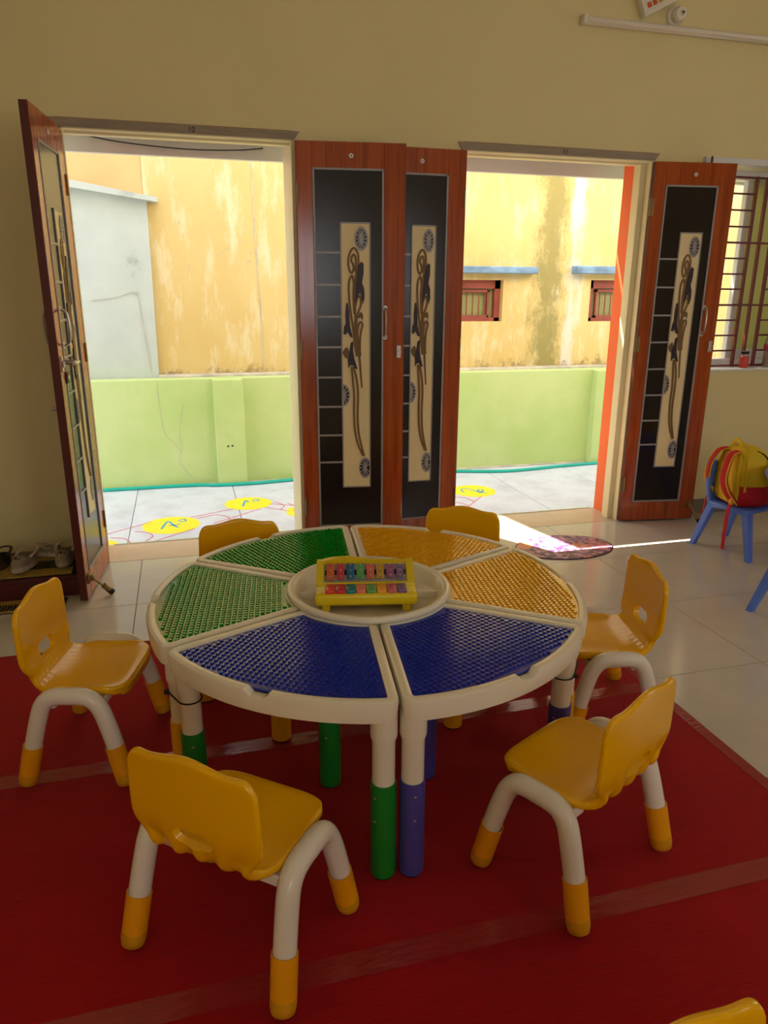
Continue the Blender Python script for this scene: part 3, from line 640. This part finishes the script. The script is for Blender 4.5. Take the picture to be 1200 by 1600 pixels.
def make_wedge(name, label, ang, plate_m, leg_m):
    t = thing(name, label, 'table', (TC.x, TC.y, 0), ang, 'wedges of the round activity table')
    spec = [(.010, .452), (.004, .456), (.0, .500), (.002, .5085), (.006, HT), (.022, HT), (.025, HT - .002), (.026, HT - .008)]
    bm = BM(); loops = []
    for ins, z in spec:
        P, na = wedge_loop(ins); row = []
        for k, (x, y) in enumerate(P):
            zz = z
            if k <= na and abs(k - na / 2) < 1.1 and .499 < z: zz = HT - (.016 if z > .502 else .020)
            row.append(bm.verts.new((x, y, zz)))
        loops.append(row)
    n = len(loops[0])
    for A, B in zip(loops, loops[1:]):
        for k in range(n): bm.faces.new((A[k], A[(k + 1) % n], B[(k + 1) % n], B[k]))
    bm.faces.new(loops[0][::-1])
    bmesh.ops.recalc_face_normals(bm, faces=bm.faces[:]); obj('table_body', bm, M_tablew, t, 35)
    P, _ = wedge_loop(.0255); pl = obj('stud_plate', prism(BM(), P, HT - .012, HT - .0065, 'z'), plate_m, t, 0)
    # raised border and studs of the building plate (too small to pick apart: one part)
    bm = BM(); pit = .0158; base = HT - .0066; hs = .0048; rs = .0053; ns = 8
    ins = RO - .036; inr = RI + .04
    for i in range(0, 44):
        for j in range(-24, 25):
            x, y = .24 + i * pit, j * pit; r = math.hypot(x, y)
            if r > ins or r < inr + .003: continue
            dist = x * math.sin(R(30)) - abs(y) * math.cos(R(30))
            if dist < .037: continue
            A = [bm.verts.new((x + rs * math.cos(2 * PI * k / ns), y + rs * math.sin(2 * PI * k / ns), base)) for k in range(ns)]
            B = [bm.verts.new((x + rs * .94 * math.cos(2 * PI * k / ns), y + rs * .94 * math.sin(2 * PI * k / ns), base + hs)) for k in range(ns)]
            for k in range(ns): bm.faces.new((A[k], A[(k + 1) % ns], B[(k + 1) % ns], B[k]))
            bm.faces.new(B)
    obj('studs', bm, plate_m, pl, 40, kind='stuff')
    for r, a in ((.608, 30 - 3.3), (.608, -30 + 3.3), (.282, 0)):
        x, y = r * math.cos(R(a)), r * math.sin(R(a))
        lg = obj('leg', lathe(BM(), [(0, .25), (.0275, .25), (.0275, .385), (.0315, .397), (.0325, .405), (.0325, .46), (0, .46)], 24), M_tablew, t, 40, loc=(x, y, 0))
        obj('leg_sleeve', lathe(BM(), [(0, .012), (.0305, .012), (.0315, .03), (.0315, .268), (.0305, .274), (.0275, .274), (.0275, .25), (0, .25)], 24), leg_m, lg, 40)
        obj('foot_cap', lathe(BM(), [(0, .0065), (.028, .0065), (.0305, .012), (.0305, .022), (0, .022)], 24), M_black, lg, 40)
        if leg_m is M_lgreen or leg_m is M_lpurp:
            for z in (.175, .24): obj('screw', lathe(BM(), [(0, .0325), (.0025, .0325), (.004, .031), (0, .031)], 8, Matrix.Translation((0, 0, z)) @ Matrix.Rotation(R(-30 - a) - ang, 4, 'Z') @ Matrix.Rotation(R(90), 4, 'X')), M_steel, lg, 40)
    return t
A0 = -157.33 + 30
make_wedge('activity_table', 'front left table wedge with blue stud plate and green leg sleeves', R(A0), M_blue, M_lgreen)
make_wedge('activity_table', 'front right table wedge with blue stud plate and violet leg sleeves', R(A0 + 60), M_blue, M_lpurp)
make_wedge('activity_table', 'right table wedge with yellow stud plate beside the front right blue wedge', R(A0 + 120), M_yplate, M_lyel)
make_wedge('activity_table', 'rear table wedge with yellow stud plate nearest the folded doors', R(A0 + 180), M_yplate, M_lgreen)
make_wedge('activity_table', 'rear table wedge with green stud plate nearest the left doorway', R(A0 + 240), M_green, M_lpurp)
make_wedge('activity_table', 'left table wedge with green stud plate and yellow leg sleeves', R(A0 + 300), M_green, M_lyel)
# cable ties around the paired legs
def tie(angle_deg, label):
    e = R(angle_deg); da = math.asin(.0355 / .608)
    p = [TC + Vector((math.cos(e + s * R(3.3)), math.sin(e + s * R(3.3)))) * .608 for s in (-1, 1)]
    d = (p[1] - p[0]).normalized(); nn = Vector((-d.y, d.x)); rr = .0306; z = .368; pts = []
    for k in range(9):
        a = -PI / 2 + PI * k / 8; q = p[1] + d * rr * math.cos(a) + nn * rr * math.sin(a); pts.append((q.x, q.y, z))
    for k in range(9):
        a = PI / 2 + PI * k / 8; q = p[0] + d * rr * math.cos(a) + nn * rr * math.sin(a); pts.append((q.x, q.y, z - .004))
    t = thing('cable_tie', label, 'cable tie', (TC.x, TC.y, 0))
    o = obj('strap', tube(BM(), pts, .0022, 6, closed=True), M_black, t); o.matrix_parent_inverse = Matrix.Translation((-TC.x, -TC.y, 0))
    c = p[0] + nn * (-rr - .006); o = obj('tie_head', box(BM(), c.x - .005, c.x + .005, c.y - .005, c.y + .005, z - .006, z + .005, .001, 1), M_black, t); o.matrix_parent_inverse = Matrix.Translation((-TC.x, -TC.y, 0))
tie(-157.33, 'black cable tie holding the left pair of table legs together'); tie(-37.33, 'black cable tie holding the right pair of table legs together')

# centre tray
tr = thing('centre_tray', 'round ivory dished tray in the middle of the table', 'tray', (.503, -1.880, .0))
obj('tray_dish', lathe(BM(), [(0, .470), (.205, .470), (.222, .478), (.2255, .509), (.2265, .5125), (.248, .5125), (.2515, .517), (.250, .526), (.244, .530), (.232, .529), (.224, .522), (.214, .492), (.204, .480), (0, .478)], 72), M_tablew, tr, 50)
for k in range(2):
    a = R(-13 + k * 180); obj('divider', box(BM(), .02, .212, -.002, .002, .476, .506, .002, 1, Matrix.Rotation(a, 4, 'Z')), M_tablew, tr, 0)

# toy piano
ty = thing('toy_piano', 'yellow toy piano with coloured keys and metal bars in the tray', 'toy', (.492, -1.885, .479), R(-12))
M_ty = mat('lemon_plastic', srgb(236, 208, 20), .3, var=.03)
KC = [(225, 60, 30), (205, 20, 50), (20, 125, 135), (235, 130, 95), (105, 170, 85), (245, 165, 20), (210, 100, 110), (130, 95, 135)]
BC = [(225, 110, 60), (205, 60, 75), (40, 110, 160), (95, 175, 100), (230, 110, 90), (210, 165, 50), (165, 90, 140), (140, 105, 150)]
bm = BM(); box(bm, -.152, .152, -.088, .088, .018, .058, .012, 3); obj('body', bm, M_ty, ty, 50)
SL = Matrix.Translation((0, .0, .052)) @ Matrix.Rotation(R(30), 4, 'X')
bm = BM(); prism(bm, [(-.148, .03), (-.148, .092), (-.14, .103), (-.10, .112), (-.05, .115), (-.02, .110), (.02, .104), (.09, .103), (.14, .100), (.148, .090), (.148, .03)], .066, .086)
for x in (-.15, .128): prism(bm, [(-.012, .03), (-.012, .062), (.066, .104), (.086, .104), (.086, .03)], x, x + .022, 'x')
box(bm, -.15, .15, -.022, .0, .03, .064, .006, 2); prism(bm, [(-.002, .03), (-.002, .058), (.07, .098), (.07, .03)], -.13, .13, 'x'); obj('raised_frame', bm, M_ty, ty, 30)
obj('bar_bed', box(BM(), -.126, .126, .006, .076, .002, .008, .002, 1, SL), M_silver, ty, 0); obj('bar_rail', box(BM(), -.124, .124, .032, .048, .007, .012, 0, 1, SL), M_black, ty, 0)
for k in range(8):
    x = (k - 3.5) * .0305
    obj('key', box(BM(), x - .0142, x + .0142, -.082, -.027, .05, .067, .004, 2), mat('key_%d' % k, srgb(*KC[k]), .3, var=.02), ty, 40)
    L = .032 - .0008 * k
    br = obj('metal_bar', box(BM(), x - .0118, x + .0118, .041 - L, .041 + L, .0115, .016, .0012, 1, SL), mat('bar_%d' % k, srgb(*BC[k]), .3, metal=.2, var=.02), ty, 40)
    for yy in (.041 - L * .75, .041 + L * .75, .041): obj('screw', lathe(BM(), [(0, .021), (.003, .0205), (.0045, .0158), (0, .0158)], 8, SL @ Matrix.Translation((x, yy, 0))), M_steel, br, 40)
for x in (-.12, .12):
    for y in (-.075, .07): obj('foot', box(BM(), x - .012, x + .012, y - .01, y + .01, .0, .022, .003, 1), M_ty, ty, 40)

# ------------------------------------------------------------------ yellow chairs
def shell_mesh():
    NS, prof = 28, []
    # (kind, y, z, halfwidth) along the centre line from the front lip to the fold; then the back
    seat = [(.152, .272, .128), (.150, .282, .134), (.142, .2885, .143), (.126, .290, .1495), (.10, .289, .1525), (.07, .2865, .1535), (.03, .284, .1535), (-.01, .284, .1535), (-.045, .284, .1535), (-.074, .2845, .150), (-.096, .288, .138), (-.110, .297, .1255), (-.116, .312, .1235)]
    zb0 = .312; NB_ = 15
    def ztop(s):
        a = abs(s); z = .519 + .021 * math.exp(-(s / .46) ** 2) + .0035 * math.exp(-((a - .80) / .12) ** 2); d = (a - .78) * .155
        return z - (.034 - math.sqrt(max(0, .034 ** 2 - d * d)) if d > 0 else 0)
    def wback(t): return .124 + .032 * math.sin(min(t / .30, 1) * PI / 2) - .004 * max(0, (t - .4) / .6) ** 2
    F = []
    for y, z, w in seat:
        row = []
        for i in range(NS + 1):
            s = -1 + 2 * i / NS; x = w * s
            dz = .010 * abs(s) ** 6 - .004 * (1 - s * s) if -.06 < y < .12 else 0.
            yy = y - (.018 * abs(s) ** 6 if y > .12 else 0); row.append(Vector((x, yy, z + dz)))
        F.append(row)
    for k in range(1, NB_ + 1):
        t = k / NB_; row = []
        for i in range(NS + 1):
            s = -1 + 2 * i / NS; zt = ztop(s); z = zb0 + t * (zt - zb0); y = -.116 - .018 * math.sin(min(t / .35, 1) * PI / 2) - .004 * t + .010 * s * s
            row.append(Vector((wback(t) * s, y, z)))
        F.append(row)
    NR = len(F)
    def nrm(r, i):
        a = F[min(r + 1, NR - 1)][i] - F[max(r - 1, 0)][i]; b = F[r][min(i + 1, NS)] - F[r][max(i - 1, 0)]
        return b.cross(a).normalized()
    bm = BM(); A = []; B = []
    for r in range(NR):
        ra, rb = [], []
        for i in range(NS + 1):
            s = -1 + 2 * i / NS; p = F[r][i]; nn = nrm(r, i)
            if nn.dot(Vector((0, .5, 1))) < 0: nn = -nn
            down = min(max((9 - r) / 3, 0), 1); off = nn.lerp(Vector((0, 0, 1)), down).normalized() * (.016 + .010 * down)
            if r < 3: off = off + Vector((.010 * s * abs(s) ** 3, .006, 0))
            if 9 <= r <= 21: off = off * (1 + .65 * (max(0, math.sin(s * PI * 4.5 + PI / 2))) * math.exp(-((r - 11.5) / 2.8) ** 2) * (abs(s) < .97))
            if 8 <= r <= 13: p = p + nn * (.0009 * math.sin(s * PI * 11) * math.exp(-((r - 10.5) / 1.6) ** 2))
            ra.append(bm.verts.new(p)); rb.append(bm.verts.new(p - off))
        A.append(ra); B.append(rb)
    for r in range(NR - 1):
        for i in range(NS):
            bm.faces.new((A[r][i], A[r][i + 1], A[r + 1][i + 1], A[r + 1][i])); bm.faces.new((B[r][i], B[r + 1][i], B[r + 1][i + 1], B[r][i + 1]))
        for i in (0, NS): bm.faces.new((A[r][i], A[r + 1][i], B[r + 1][i], B[r][i]))
    for r in (0, NR - 1):
        for i in range(NS): bm.faces.new((A[r][i], A[r][i + 1], B[r][i + 1], B[r][i]))
    bmesh.ops.recalc_face_normals(bm, faces=bm.faces[:])
    me = bpy.data.meshes.new('shell'); bm.to_mesh(me); bm.free(); o = bpy.data.objects.new('shell_tmp', me); COL.objects.link(o)
    md = o.modifiers.new('s', 'SUBSURF'); md.levels = 1; md.render_levels = 1
    # hand hole cutter
    cb = BM(); P = []
    for k in range(32):
        a = 2 * PI * k / 32; cx = .027 if math.cos(a) >= 0 else -.027; P.append((cx + .022 * math.cos(a), .350 + .023 * math.sin(a)))
    prism(cb, P, -.22, -.05); cm = bpy.data.meshes.new('cut'); cb.to_mesh(cm); cb.free(); co = bpy.data.objects.new('cut', cm); COL.objects.link(co)
    bo = o.modifiers.new('b', 'BOOLEAN'); bo.operation = 'DIFFERENCE'; bo.object = co; bo.solver = 'EXACT'
    dg = bpy.context.evaluated_depsgraph_get(); full = bpy.data.meshes.new_from_object(o.evaluated_get(dg))
    bpy.data.objects.remove(o); bpy.data.objects.remove(co)
    full.shade_smooth(); return full
SHELL = shell_mesh()
def split_shell(upper):
    bm = BM(); bm.from_mesh(SHELL)
    def is_back(f):
        c = f.calc_center_median(); return (c.z - .286) - (c.y + .105) * .9 > 0 and c.y < -.06
    bmesh.ops.delete(bm, geom=[f for f in bm.faces if is_back(f) != upper], context='FACES'); return bm
def make_chair(label, loc, rz):
    """local +y is the way the chair faces"""
    t = thing('toddler_chair', label, 'chair', loc, rz, 'yellow toddler chairs')
    obj('seat', split_shell(False), M_yel, t, 50); obj('backrest', split_shell(True), M_yel, t, 50)
    for s in (-1, 1):
        pts = []
        top = .281; xt, xf = .176 * s, .192 * s
        raw = [(-.1425, .012), (-.115, .13), (-.092, .215), (-.078, .252), (-.058, .274), (-.03, top), (.0, top), (.03, top), (.058, .274), (.079, .252), (.095, .215), (.118, .13), (.1425, .012)]
        for y, z in raw: pts.append((xf + (xt - xf) * min(z / .25, 1), y, z))
        ps = smooth_path(pts, 4); body = [p for p in ps if p.z > .10]
        fr = obj('side_frame', tube(BM(), body, .0245, 18), M_white, t, 50)
        for sy in (-1, 1):
            lo = Vector((xf, .1425 * sy, .012)); up = Vector((xf + (xt - xf) * .5, .1165 * sy, .128)); d = (up - lo).normalized(); Lh = (up - lo).length
            Mx = Matrix.Translation(lo) @ d.to_track_quat('Z', 'Y').to_matrix().to_4x4()
            sl = obj('leg_sleeve', lathe(BM(), [(.0245, Lh - .012), (.0255, Lh), (.0275, Lh), (.0275, Lh - .006), (.0272, .028), (.0, .028)], 20, Mx), M_sleeve, t, 50)
            obj('foot_tip', lathe(BM(), [(.0274, .030), (.0274, .012), (.0250, -.002), (.018, -.0065), (.009, -.0078), (0, -.0080)], 20, Mx), M_tip, sl, 60)
    for y in (-.062, .075):
        for s in (-1, 1): obj('bracket', box(BM(), min(s * .10, s * .168), max(s * .10, s * .168), y - .016, y + .016, .234, .262, .004, 1), M_white, t, 40)
    return t
ZCH = .0095
def H(deg): return R(deg - 90)          # heading angle of local +y
ch0 = make_chair('yellow toddler chair in the left foreground, its back turned to the camera', (.044, -2.550, ZCH), H(50.5))
CH = [((-.332, -1.739), -14.8, 'yellow toddler chair left of the table, seen from its side, facing right'),
      ((.871, -2.546), 117.6, 'yellow toddler chair at the right front, its back half turned to the camera'),
      ((1.29, -1.942), 168, 'yellow toddler chair at the right end of the table standing across the carpet edge'),
      ((.165, -1.305), -90, 'yellow toddler chair behind the green wedge before the left doorway'),
      ((1.00, -1.335), 240, 'yellow toddler chair behind the yellow wedge near the folded doors'),
      ((.538, -3.496), -80, 'yellow toddler chair at the bottom right corner, only its top edge showing')]
for (x, y), a, lab in CH: dup(ch0, (x, y, ZCH if y < -1.02 else ZCH), H(a), lab)

# ------------------------------------------------------------------ blue chairs, table and backpack on the right
M_cb = mat('sky_blue_plastic', srgb(98, 138, 240), .35, var=.03)
def blue_chair(label, loc, rz):
    t = thing('plastic_chair', label, 'chair', loc, rz, 'blue moulded chairs'); Zs = .262
    # local +y forward; rear feet (+-.146,-.178), front feet (+-.146,.178)
    bm = BM(); box(bm, -.135, .135, -.125, .135, Zs - .012, Zs + .008, .009, 3); obj('seat', bm, M_cb, t, 50)
    bm = BM()
    for s in (-1, 1):
        tube(bm, smooth_path([(s * .128, -.11, Zs - .02), (s * .120, -.130, Zs + .02), (s * .118, -.145, Zs + .09), (s * .114, -.158, Zs + .17), (s * .10, -.166, Zs + .222)]), .012, 10)
    prism(bm, [(-.118, Zs + .08), (.118, Zs + .08), (.122, Zs + .14), (.116, Zs + .195), (.10, Zs + .228), (-.10, Zs + .228), (-.116, Zs + .195), (-.122, Zs + .14)], -.165, -.145)
    prism(bm, [(-.11, Zs + .0), (.11, Zs + .0), (.13, Zs + .05), (-.13, Zs + .05)], -.142, -.128); obj('backrest', bm, M_cb, t, 50)
    for sx in (-1, 1):
        for sy in (-1, 1):
            bm = BM(); tx, ty_ = sx * .112, sy * .105; fx, fy = sx * .146, sy * .178
            N = 6; prev = None
            for k in range(N + 1):
                u = k / N; cx = tx + (fx - tx) * u; cy = ty_ + (fy - ty_) * u; z = (Zs - .006) * (1 - u); w = .024 - .008 * u; dd = .019 - .006 * u
                row = [bm.verts.new((cx + a * w, cy + b2 * dd, z)) for a, b2 in ((-1, -1), (1, -1), (1, 1), (-1, 1))]
                if prev:
                    for q in range(4): bm.faces.new((prev[q], prev[(q + 1) % 4], row[(q + 1) % 4], row[q]))
                else: bm.faces.new(row)
                prev = row
            bm.faces.new(prev[::-1]); bmesh.ops.recalc_face_normals(bm, faces=bm.faces[:]); obj('leg', bm, M_cb, t, 30)
        bm = BM(); tube(bm, smooth_path([(sx * .125, -.125, Zs - .03), (sx * .13, -.05, Zs - .008), (sx * .13, .06, Zs - .008), (sx * .125, .125, Zs - .025)]), .013, 8); obj('side_rail', bm, M_cb, t, 50)
    return t
bc = blue_chair('blue moulded child chair by the window carrying the backpack', (2.970, -.645, 0), H(-75.4))
dup(bc, (2.612, -1.518, 0), H(-75.4), 'blue moulded child chair cut by the right edge, only one leg showing')
tb = thing('round_table', 'round blue child table at the right edge beside the backpack, mostly out of view', 'table', (3.206, -1.150, 0))
obj('table_top', lathe(BM(), [(0, .47), (.40, .47), (.425, .480), (.435, .498), (.43, .515), (.41, .522), (0, .522)], 48), mat('violet_blue_plastic', srgb(120, 134, 232), .35, var=.03), tb, 50)
for k in range(4):
    a = R(20 + 90 * k); obj('leg', cyl(BM(), (.26 * math.cos(a), .26 * math.sin(a), .475), (.31 * math.cos(a), .31 * math.sin(a), .0), .022, .018, 12), M_cb, tb, 40)

M_by = mat('yellow_nylon', srgb(225, 190, 15), .7, var=.08, vscale=9, bump=.15, bscale=200)
M_br = mat('red_nylon', srgb(200, 16, 38), .7, var=.08, vscale=9, bump=.15, bscale=200)
M_bd = mat('black_mesh', srgb(36, 20, 26), .8, var=.2, vscale=40)
bag = thing('backpack', 'yellow and red school backpack on the blue chair', 'backpack', (2.962, -.628, .271), R(-10))
def puffy(sec, seg=28, p=3.2):
    """stack of rounded-rectangle sections (z, cx, hx, hy)"""
    bm = BM(); rows = []
    for z, cx, hx, hy in sec:
        row = []
        for k in range(seg):
            a = 2 * PI * k / seg; c_, s_ = math.cos(a), math.sin(a)
            row.append(bm.verts.new((cx + hx * math.copysign(abs(c_) ** (2 / p), c_), hy * math.copysign(abs(s_) ** (2 / p), s_), z)))
        rows.append(row)
    for A, B in zip(rows, rows[1:]):
        for k in range(seg): bm.faces.new((A[k], A[(k + 1) % seg], B[(k + 1) % seg], B[k]))
    bm.faces.new(rows[0][::-1]); bm.faces.new(rows[-1]); bmesh.ops.recalc_face_normals(bm, faces=bm.faces[:]); return bm
# local +x = bag front, y = across, z up
obj('main_body', puffy([(.115, 0, .100, .135), (.16, 0, .101, .137), (.22, 0, .098, .134), (.27, -.004, .088, .124), (.30, -.010, .072, .104), (.318, -.014, .050, .078), (.328, -.016, .022, .04)]), M_by, bag, 60)
obj('lower_body', puffy([(.002, 0, .084, .118), (.012, 0, .100, .134), (.06, 0, .104, .139), (.118, 0, .1015, .137)]), M_br, bag, 60)
pk = obj('front_pocket', puffy([(.01, .105, .045, .105), (.03, .11, .05, .115), (.10, .108, .045, .112)]), M_br, bag, 60)
obj('pocket_top', puffy([(.098, .107, .045, .112), (.16, .10, .04, .11), (.21, .092, .03, .098), (.235, .082, .012, .07)]), M_by, bag, 60)
obj('zip_pull', box(BM(), .15, .156, -.09, -.08, .05, .09, .002, 1), M_silver, pk, 0)
obj('back_panel', puffy([(.02, -.088, .022, .11), (.10, -.093, .022, .118), (.22, -.092, .02, .112), (.285, -.080, .014, .085)]), M_by, bag, 60)
obj('zip', tube(BM(), smooth_path([(.06, -.1355, .16), (.064, -.134, .21), (.058, -.124, .255), (.035, -.109, .288), (.0, -.092, .307)]), .0045, 6), M_bd, bag)
obj('gusset_piping', tube(BM(), smooth_path([(-.06, -.128, .09), (-.064, -.13, .18), (-.060, -.122, .25), (-.045, -.10, .298), (-.03, -.06, .32)]), .007, 8), M_by, bag)
for s in (-1, 1):
    P = smooth_path([(-.085, s * .052, .300), (-.125, s * .066, .285), (-.155, s * .080, .22), (-.162, s * .086, .15), (-.145, s * .098, .09), (-.115, s * .110, .045), (-.098, s * .114, .02)], 5)
    st = obj('shoulder_strap', tube(BM(), [tuple(q) for q in P], .026, 12, flat=.28), M_br, bag, 60)
    obj('strap_piping', tube(BM(), [(q.x - .001, q.y + .024, q.z) for q in P], .004, 6), M_by, st); obj('strap_piping', tube(BM(), [(q.x - .001, q.y - .024, q.z) for q in P], .004, 6), M_by, st)
    obj('buckle', box(BM(), -.128, -.108, s * .113 - .014, s * .113 + .014, .02, .055, .004, 2), mat('orange_buckle', srgb(240, 160, 20), .4), st, 40)
    wb_ = smooth_path([(-.115, s * .113, .03), (-.132, s * .118, .0), (-.138, s * .122, -.08), (-.134, s * .118, -.15 - .085 * (s < 0))], 4)
    obj('loose_webbing', tube(BM(), [tuple(q) for q in wb_], .0125, 8, flat=.14), M_br, bag, 40)
obj('grab_handle', tube(BM(), smooth_path([(-.055, -.04, .312), (-.06, -.038, .336), (-.058, .0, .352), (-.06, .038, .336), (-.055, .04, .312)]), .012, 8, flat=.6), M_by, bag)

# beige shoe on the floor at the right edge
M_beige = mat('beige_rubber', srgb(205, 190, 150), .6, var=.06)
def clog(name, label, loc, rz, m, sc=1., sole=None):
    t = thing(name, label, 'shoe', loc, rz, 'clogs by the doors')
    L = .085 * sc; bm = BM(); seg = 20; rows = []
    def outline(z, k): return [((L + .0 * k) * math.cos(2 * PI * i / seg) * k, (.034 + .006 * math.cos(2 * PI * i / seg)) * sc * k * math.sin(2 * PI * i / seg), z * sc) for i in range(seg)]
    for z, k in ((0, .95), (.004, 1.), (.018, 1.02), (.022, 1.0)): rows.append([bm.verts.new(q) for q in outline(z, k)])
    for A, B in zip(rows, rows[1:]):
        for i in range(seg): bm.faces.new((A[i], A[(i + 1) % seg], B[(i + 1) % seg], B[i]))
    bm.faces.new(rows[0][::-1]); bm.faces.new(rows[-1]); bmesh.ops.recalc_face_normals(bm, faces=bm.faces[:]); obj('sole', bm, sole or m, t, 40)
    # upper: dome over the toe half, walls round the heel
    bm = BM(); rows = []
    for j in range(7):
        u = j / 6; row = []
        for i in range(seg):
            a = 2 * PI * i / seg; toe = (math.cos(a) + 1) / 2; x = L * math.cos(a); y = (.034 + .006 * math.cos(a)) * sc * math.sin(a)
            hgt = (.046 * (toe ** .7) + .020 * (1 - toe)) * sc; pull = (.62 * toe ** 1.5) * (u ** 2.2) + .10 * u
            row.append(bm.verts.new((x * (1 - pull) + .004 * pull, y * (1 - pull * .55), .02 * sc + hgt * math.sin(u * PI / 2))))
        rows.append(row)
    for A, B in zip(rows, rows[1:]):
        for i in range(seg): bm.faces.new((A[i], A[(i + 1) % seg], B[(i + 1) % seg], B[i]))
    bmesh.ops.solidify(bm, geom=bm.faces[:], thickness=.004); bmesh.ops.recalc_face_normals(bm, faces=bm.faces[:]); obj('upper', bm, m, t, 60)
    obj('heel_strap', tube(BM(), smooth_path([(.012 * sc, .033 * sc, .052 * sc), (-.03 * sc, .037 * sc, .066 * sc), (-.07 * sc, .024 * sc, .07 * sc), (-.083 * sc, 0, .07 * sc), (-.07 * sc, -.024 * sc, .07 * sc), (-.03 * sc, -.037 * sc, .066 * sc), (.012 * sc, -.033 * sc, .052 * sc)]), .007 * sc, 8, flat=.5), m, t)
    for k in range(5):
        a = R(-50 + 25 * k); x, y = .05 * sc * math.cos(a) + .008, .026 * sc * math.sin(a)
        obj('vent_hole', cyl(BM(), (x, y, .050 * sc), (x * 1.03, y * 1.05, .066 * sc - abs(y) * .5), .0042 * sc, n=8), M_bd, t)
    return t
M_clog = mat('speckled_white_foam', srgb(205, 190, 165), .7, var=.25, vscale=45)
M_shoe2 = mat('dark_foam', srgb(70, 60, 52), .7, var=.1)
ZS = .1235
clog('clog_shoe', 'beige clog on the floor at the right edge behind the blue chair leg', (3.205, -.70, .0), R(205), M_beige, 1.0, M_bd)
clog('clog_shoe', 'pale speckled clog on the shoe step, toe towards the room, leftmost of the pale ones', (-.79, -.315, ZS), R(-112), M_clog, 1.1)
clog('clog_shoe', 'pale speckled clog at the back between the two others on the shoe step', (-.705, -.165, ZS), R(-12), M_clog, .8)
clog('clog_shoe', 'pale speckled clog on the shoe step nearest the open door leaf', (-.618, -.275, ZS), R(-95), M_clog, 1.1)
clog('clog_shoe', 'dark clog at the left edge on the shoe step', (-.905, -.25, ZS), R(-100), M_shoe2, .95)
# shoe step with coir mats
stp = thing('shoe_step', 'low maroon wooden step holding shoes beside the open door leaf', 'step', (-1.0, -.24, 0))
M_mar = mat('maroon_board', srgb(84, 22, 22), .5, var=.1, vscale=5)
obj('top_board', box(BM(), -.45, .455, -.19, .16, .085, .105, .003, 1), M_mar, stp, 0); obj('front_board', box(BM(), -.45, .455, -.19, -.17, .004, .085, .002, 1), M_mar, stp, 0)
for x in (-.44, .437): obj('side_board', box(BM(), x, x + .018, -.17, .16, .0, .085, .002, 1), M_mar, stp, 0)
M_coir = mat('coir', srgb(178, 146, 60), .95, var=.2, vscale=60, bump=.6, bscale=300)
def comb_mat(label, x0, x1, y0, y1, z):
    t = thing('rubber_mat', label, 'mat', ((x0 + x1) / 2, (y0 + y1) / 2, z), group='coir mats with black comb rubber edge'); hx, hy = (x1 - x0) / 2, (y1 - y0) / 2
    obj('coir_pad', box(BM(), -hx, hx - .03, -hy * .98, hy, .003, .012, .002, 1), M_coir, t, 0)
    obj('rubber_base', box(BM(), -hx, hx, -hy, hy, .0005, .004), M_black, t, 0)
    return t, hx, hy
t, hx, hy = comb_mat('black edged coir mat on top of the shoe step', -1.4, -.545, -.42, -.10, .105)
tooth = None
for k in range(30):
    x = hx - .30 + k * .0105
    if tooth is None: tooth = obj('comb_tooth', box(BM(), -.003, .003, -.05, .05, .004, .018, .001, 1), M_black, t, 0, loc=(x, -.03, 0))
    else: share(tooth, t, (x, -.03, 0))
t2, hx, hy = comb_mat('black edged coir mat on the floor in front of the shoe step', -1.4, -.60, -.575, -.445, 0)
for k in range(34):
    share(tooth, t2, (hx - .012 - k * .0125, -.028, 0), None).scale = (1, .6, 1)
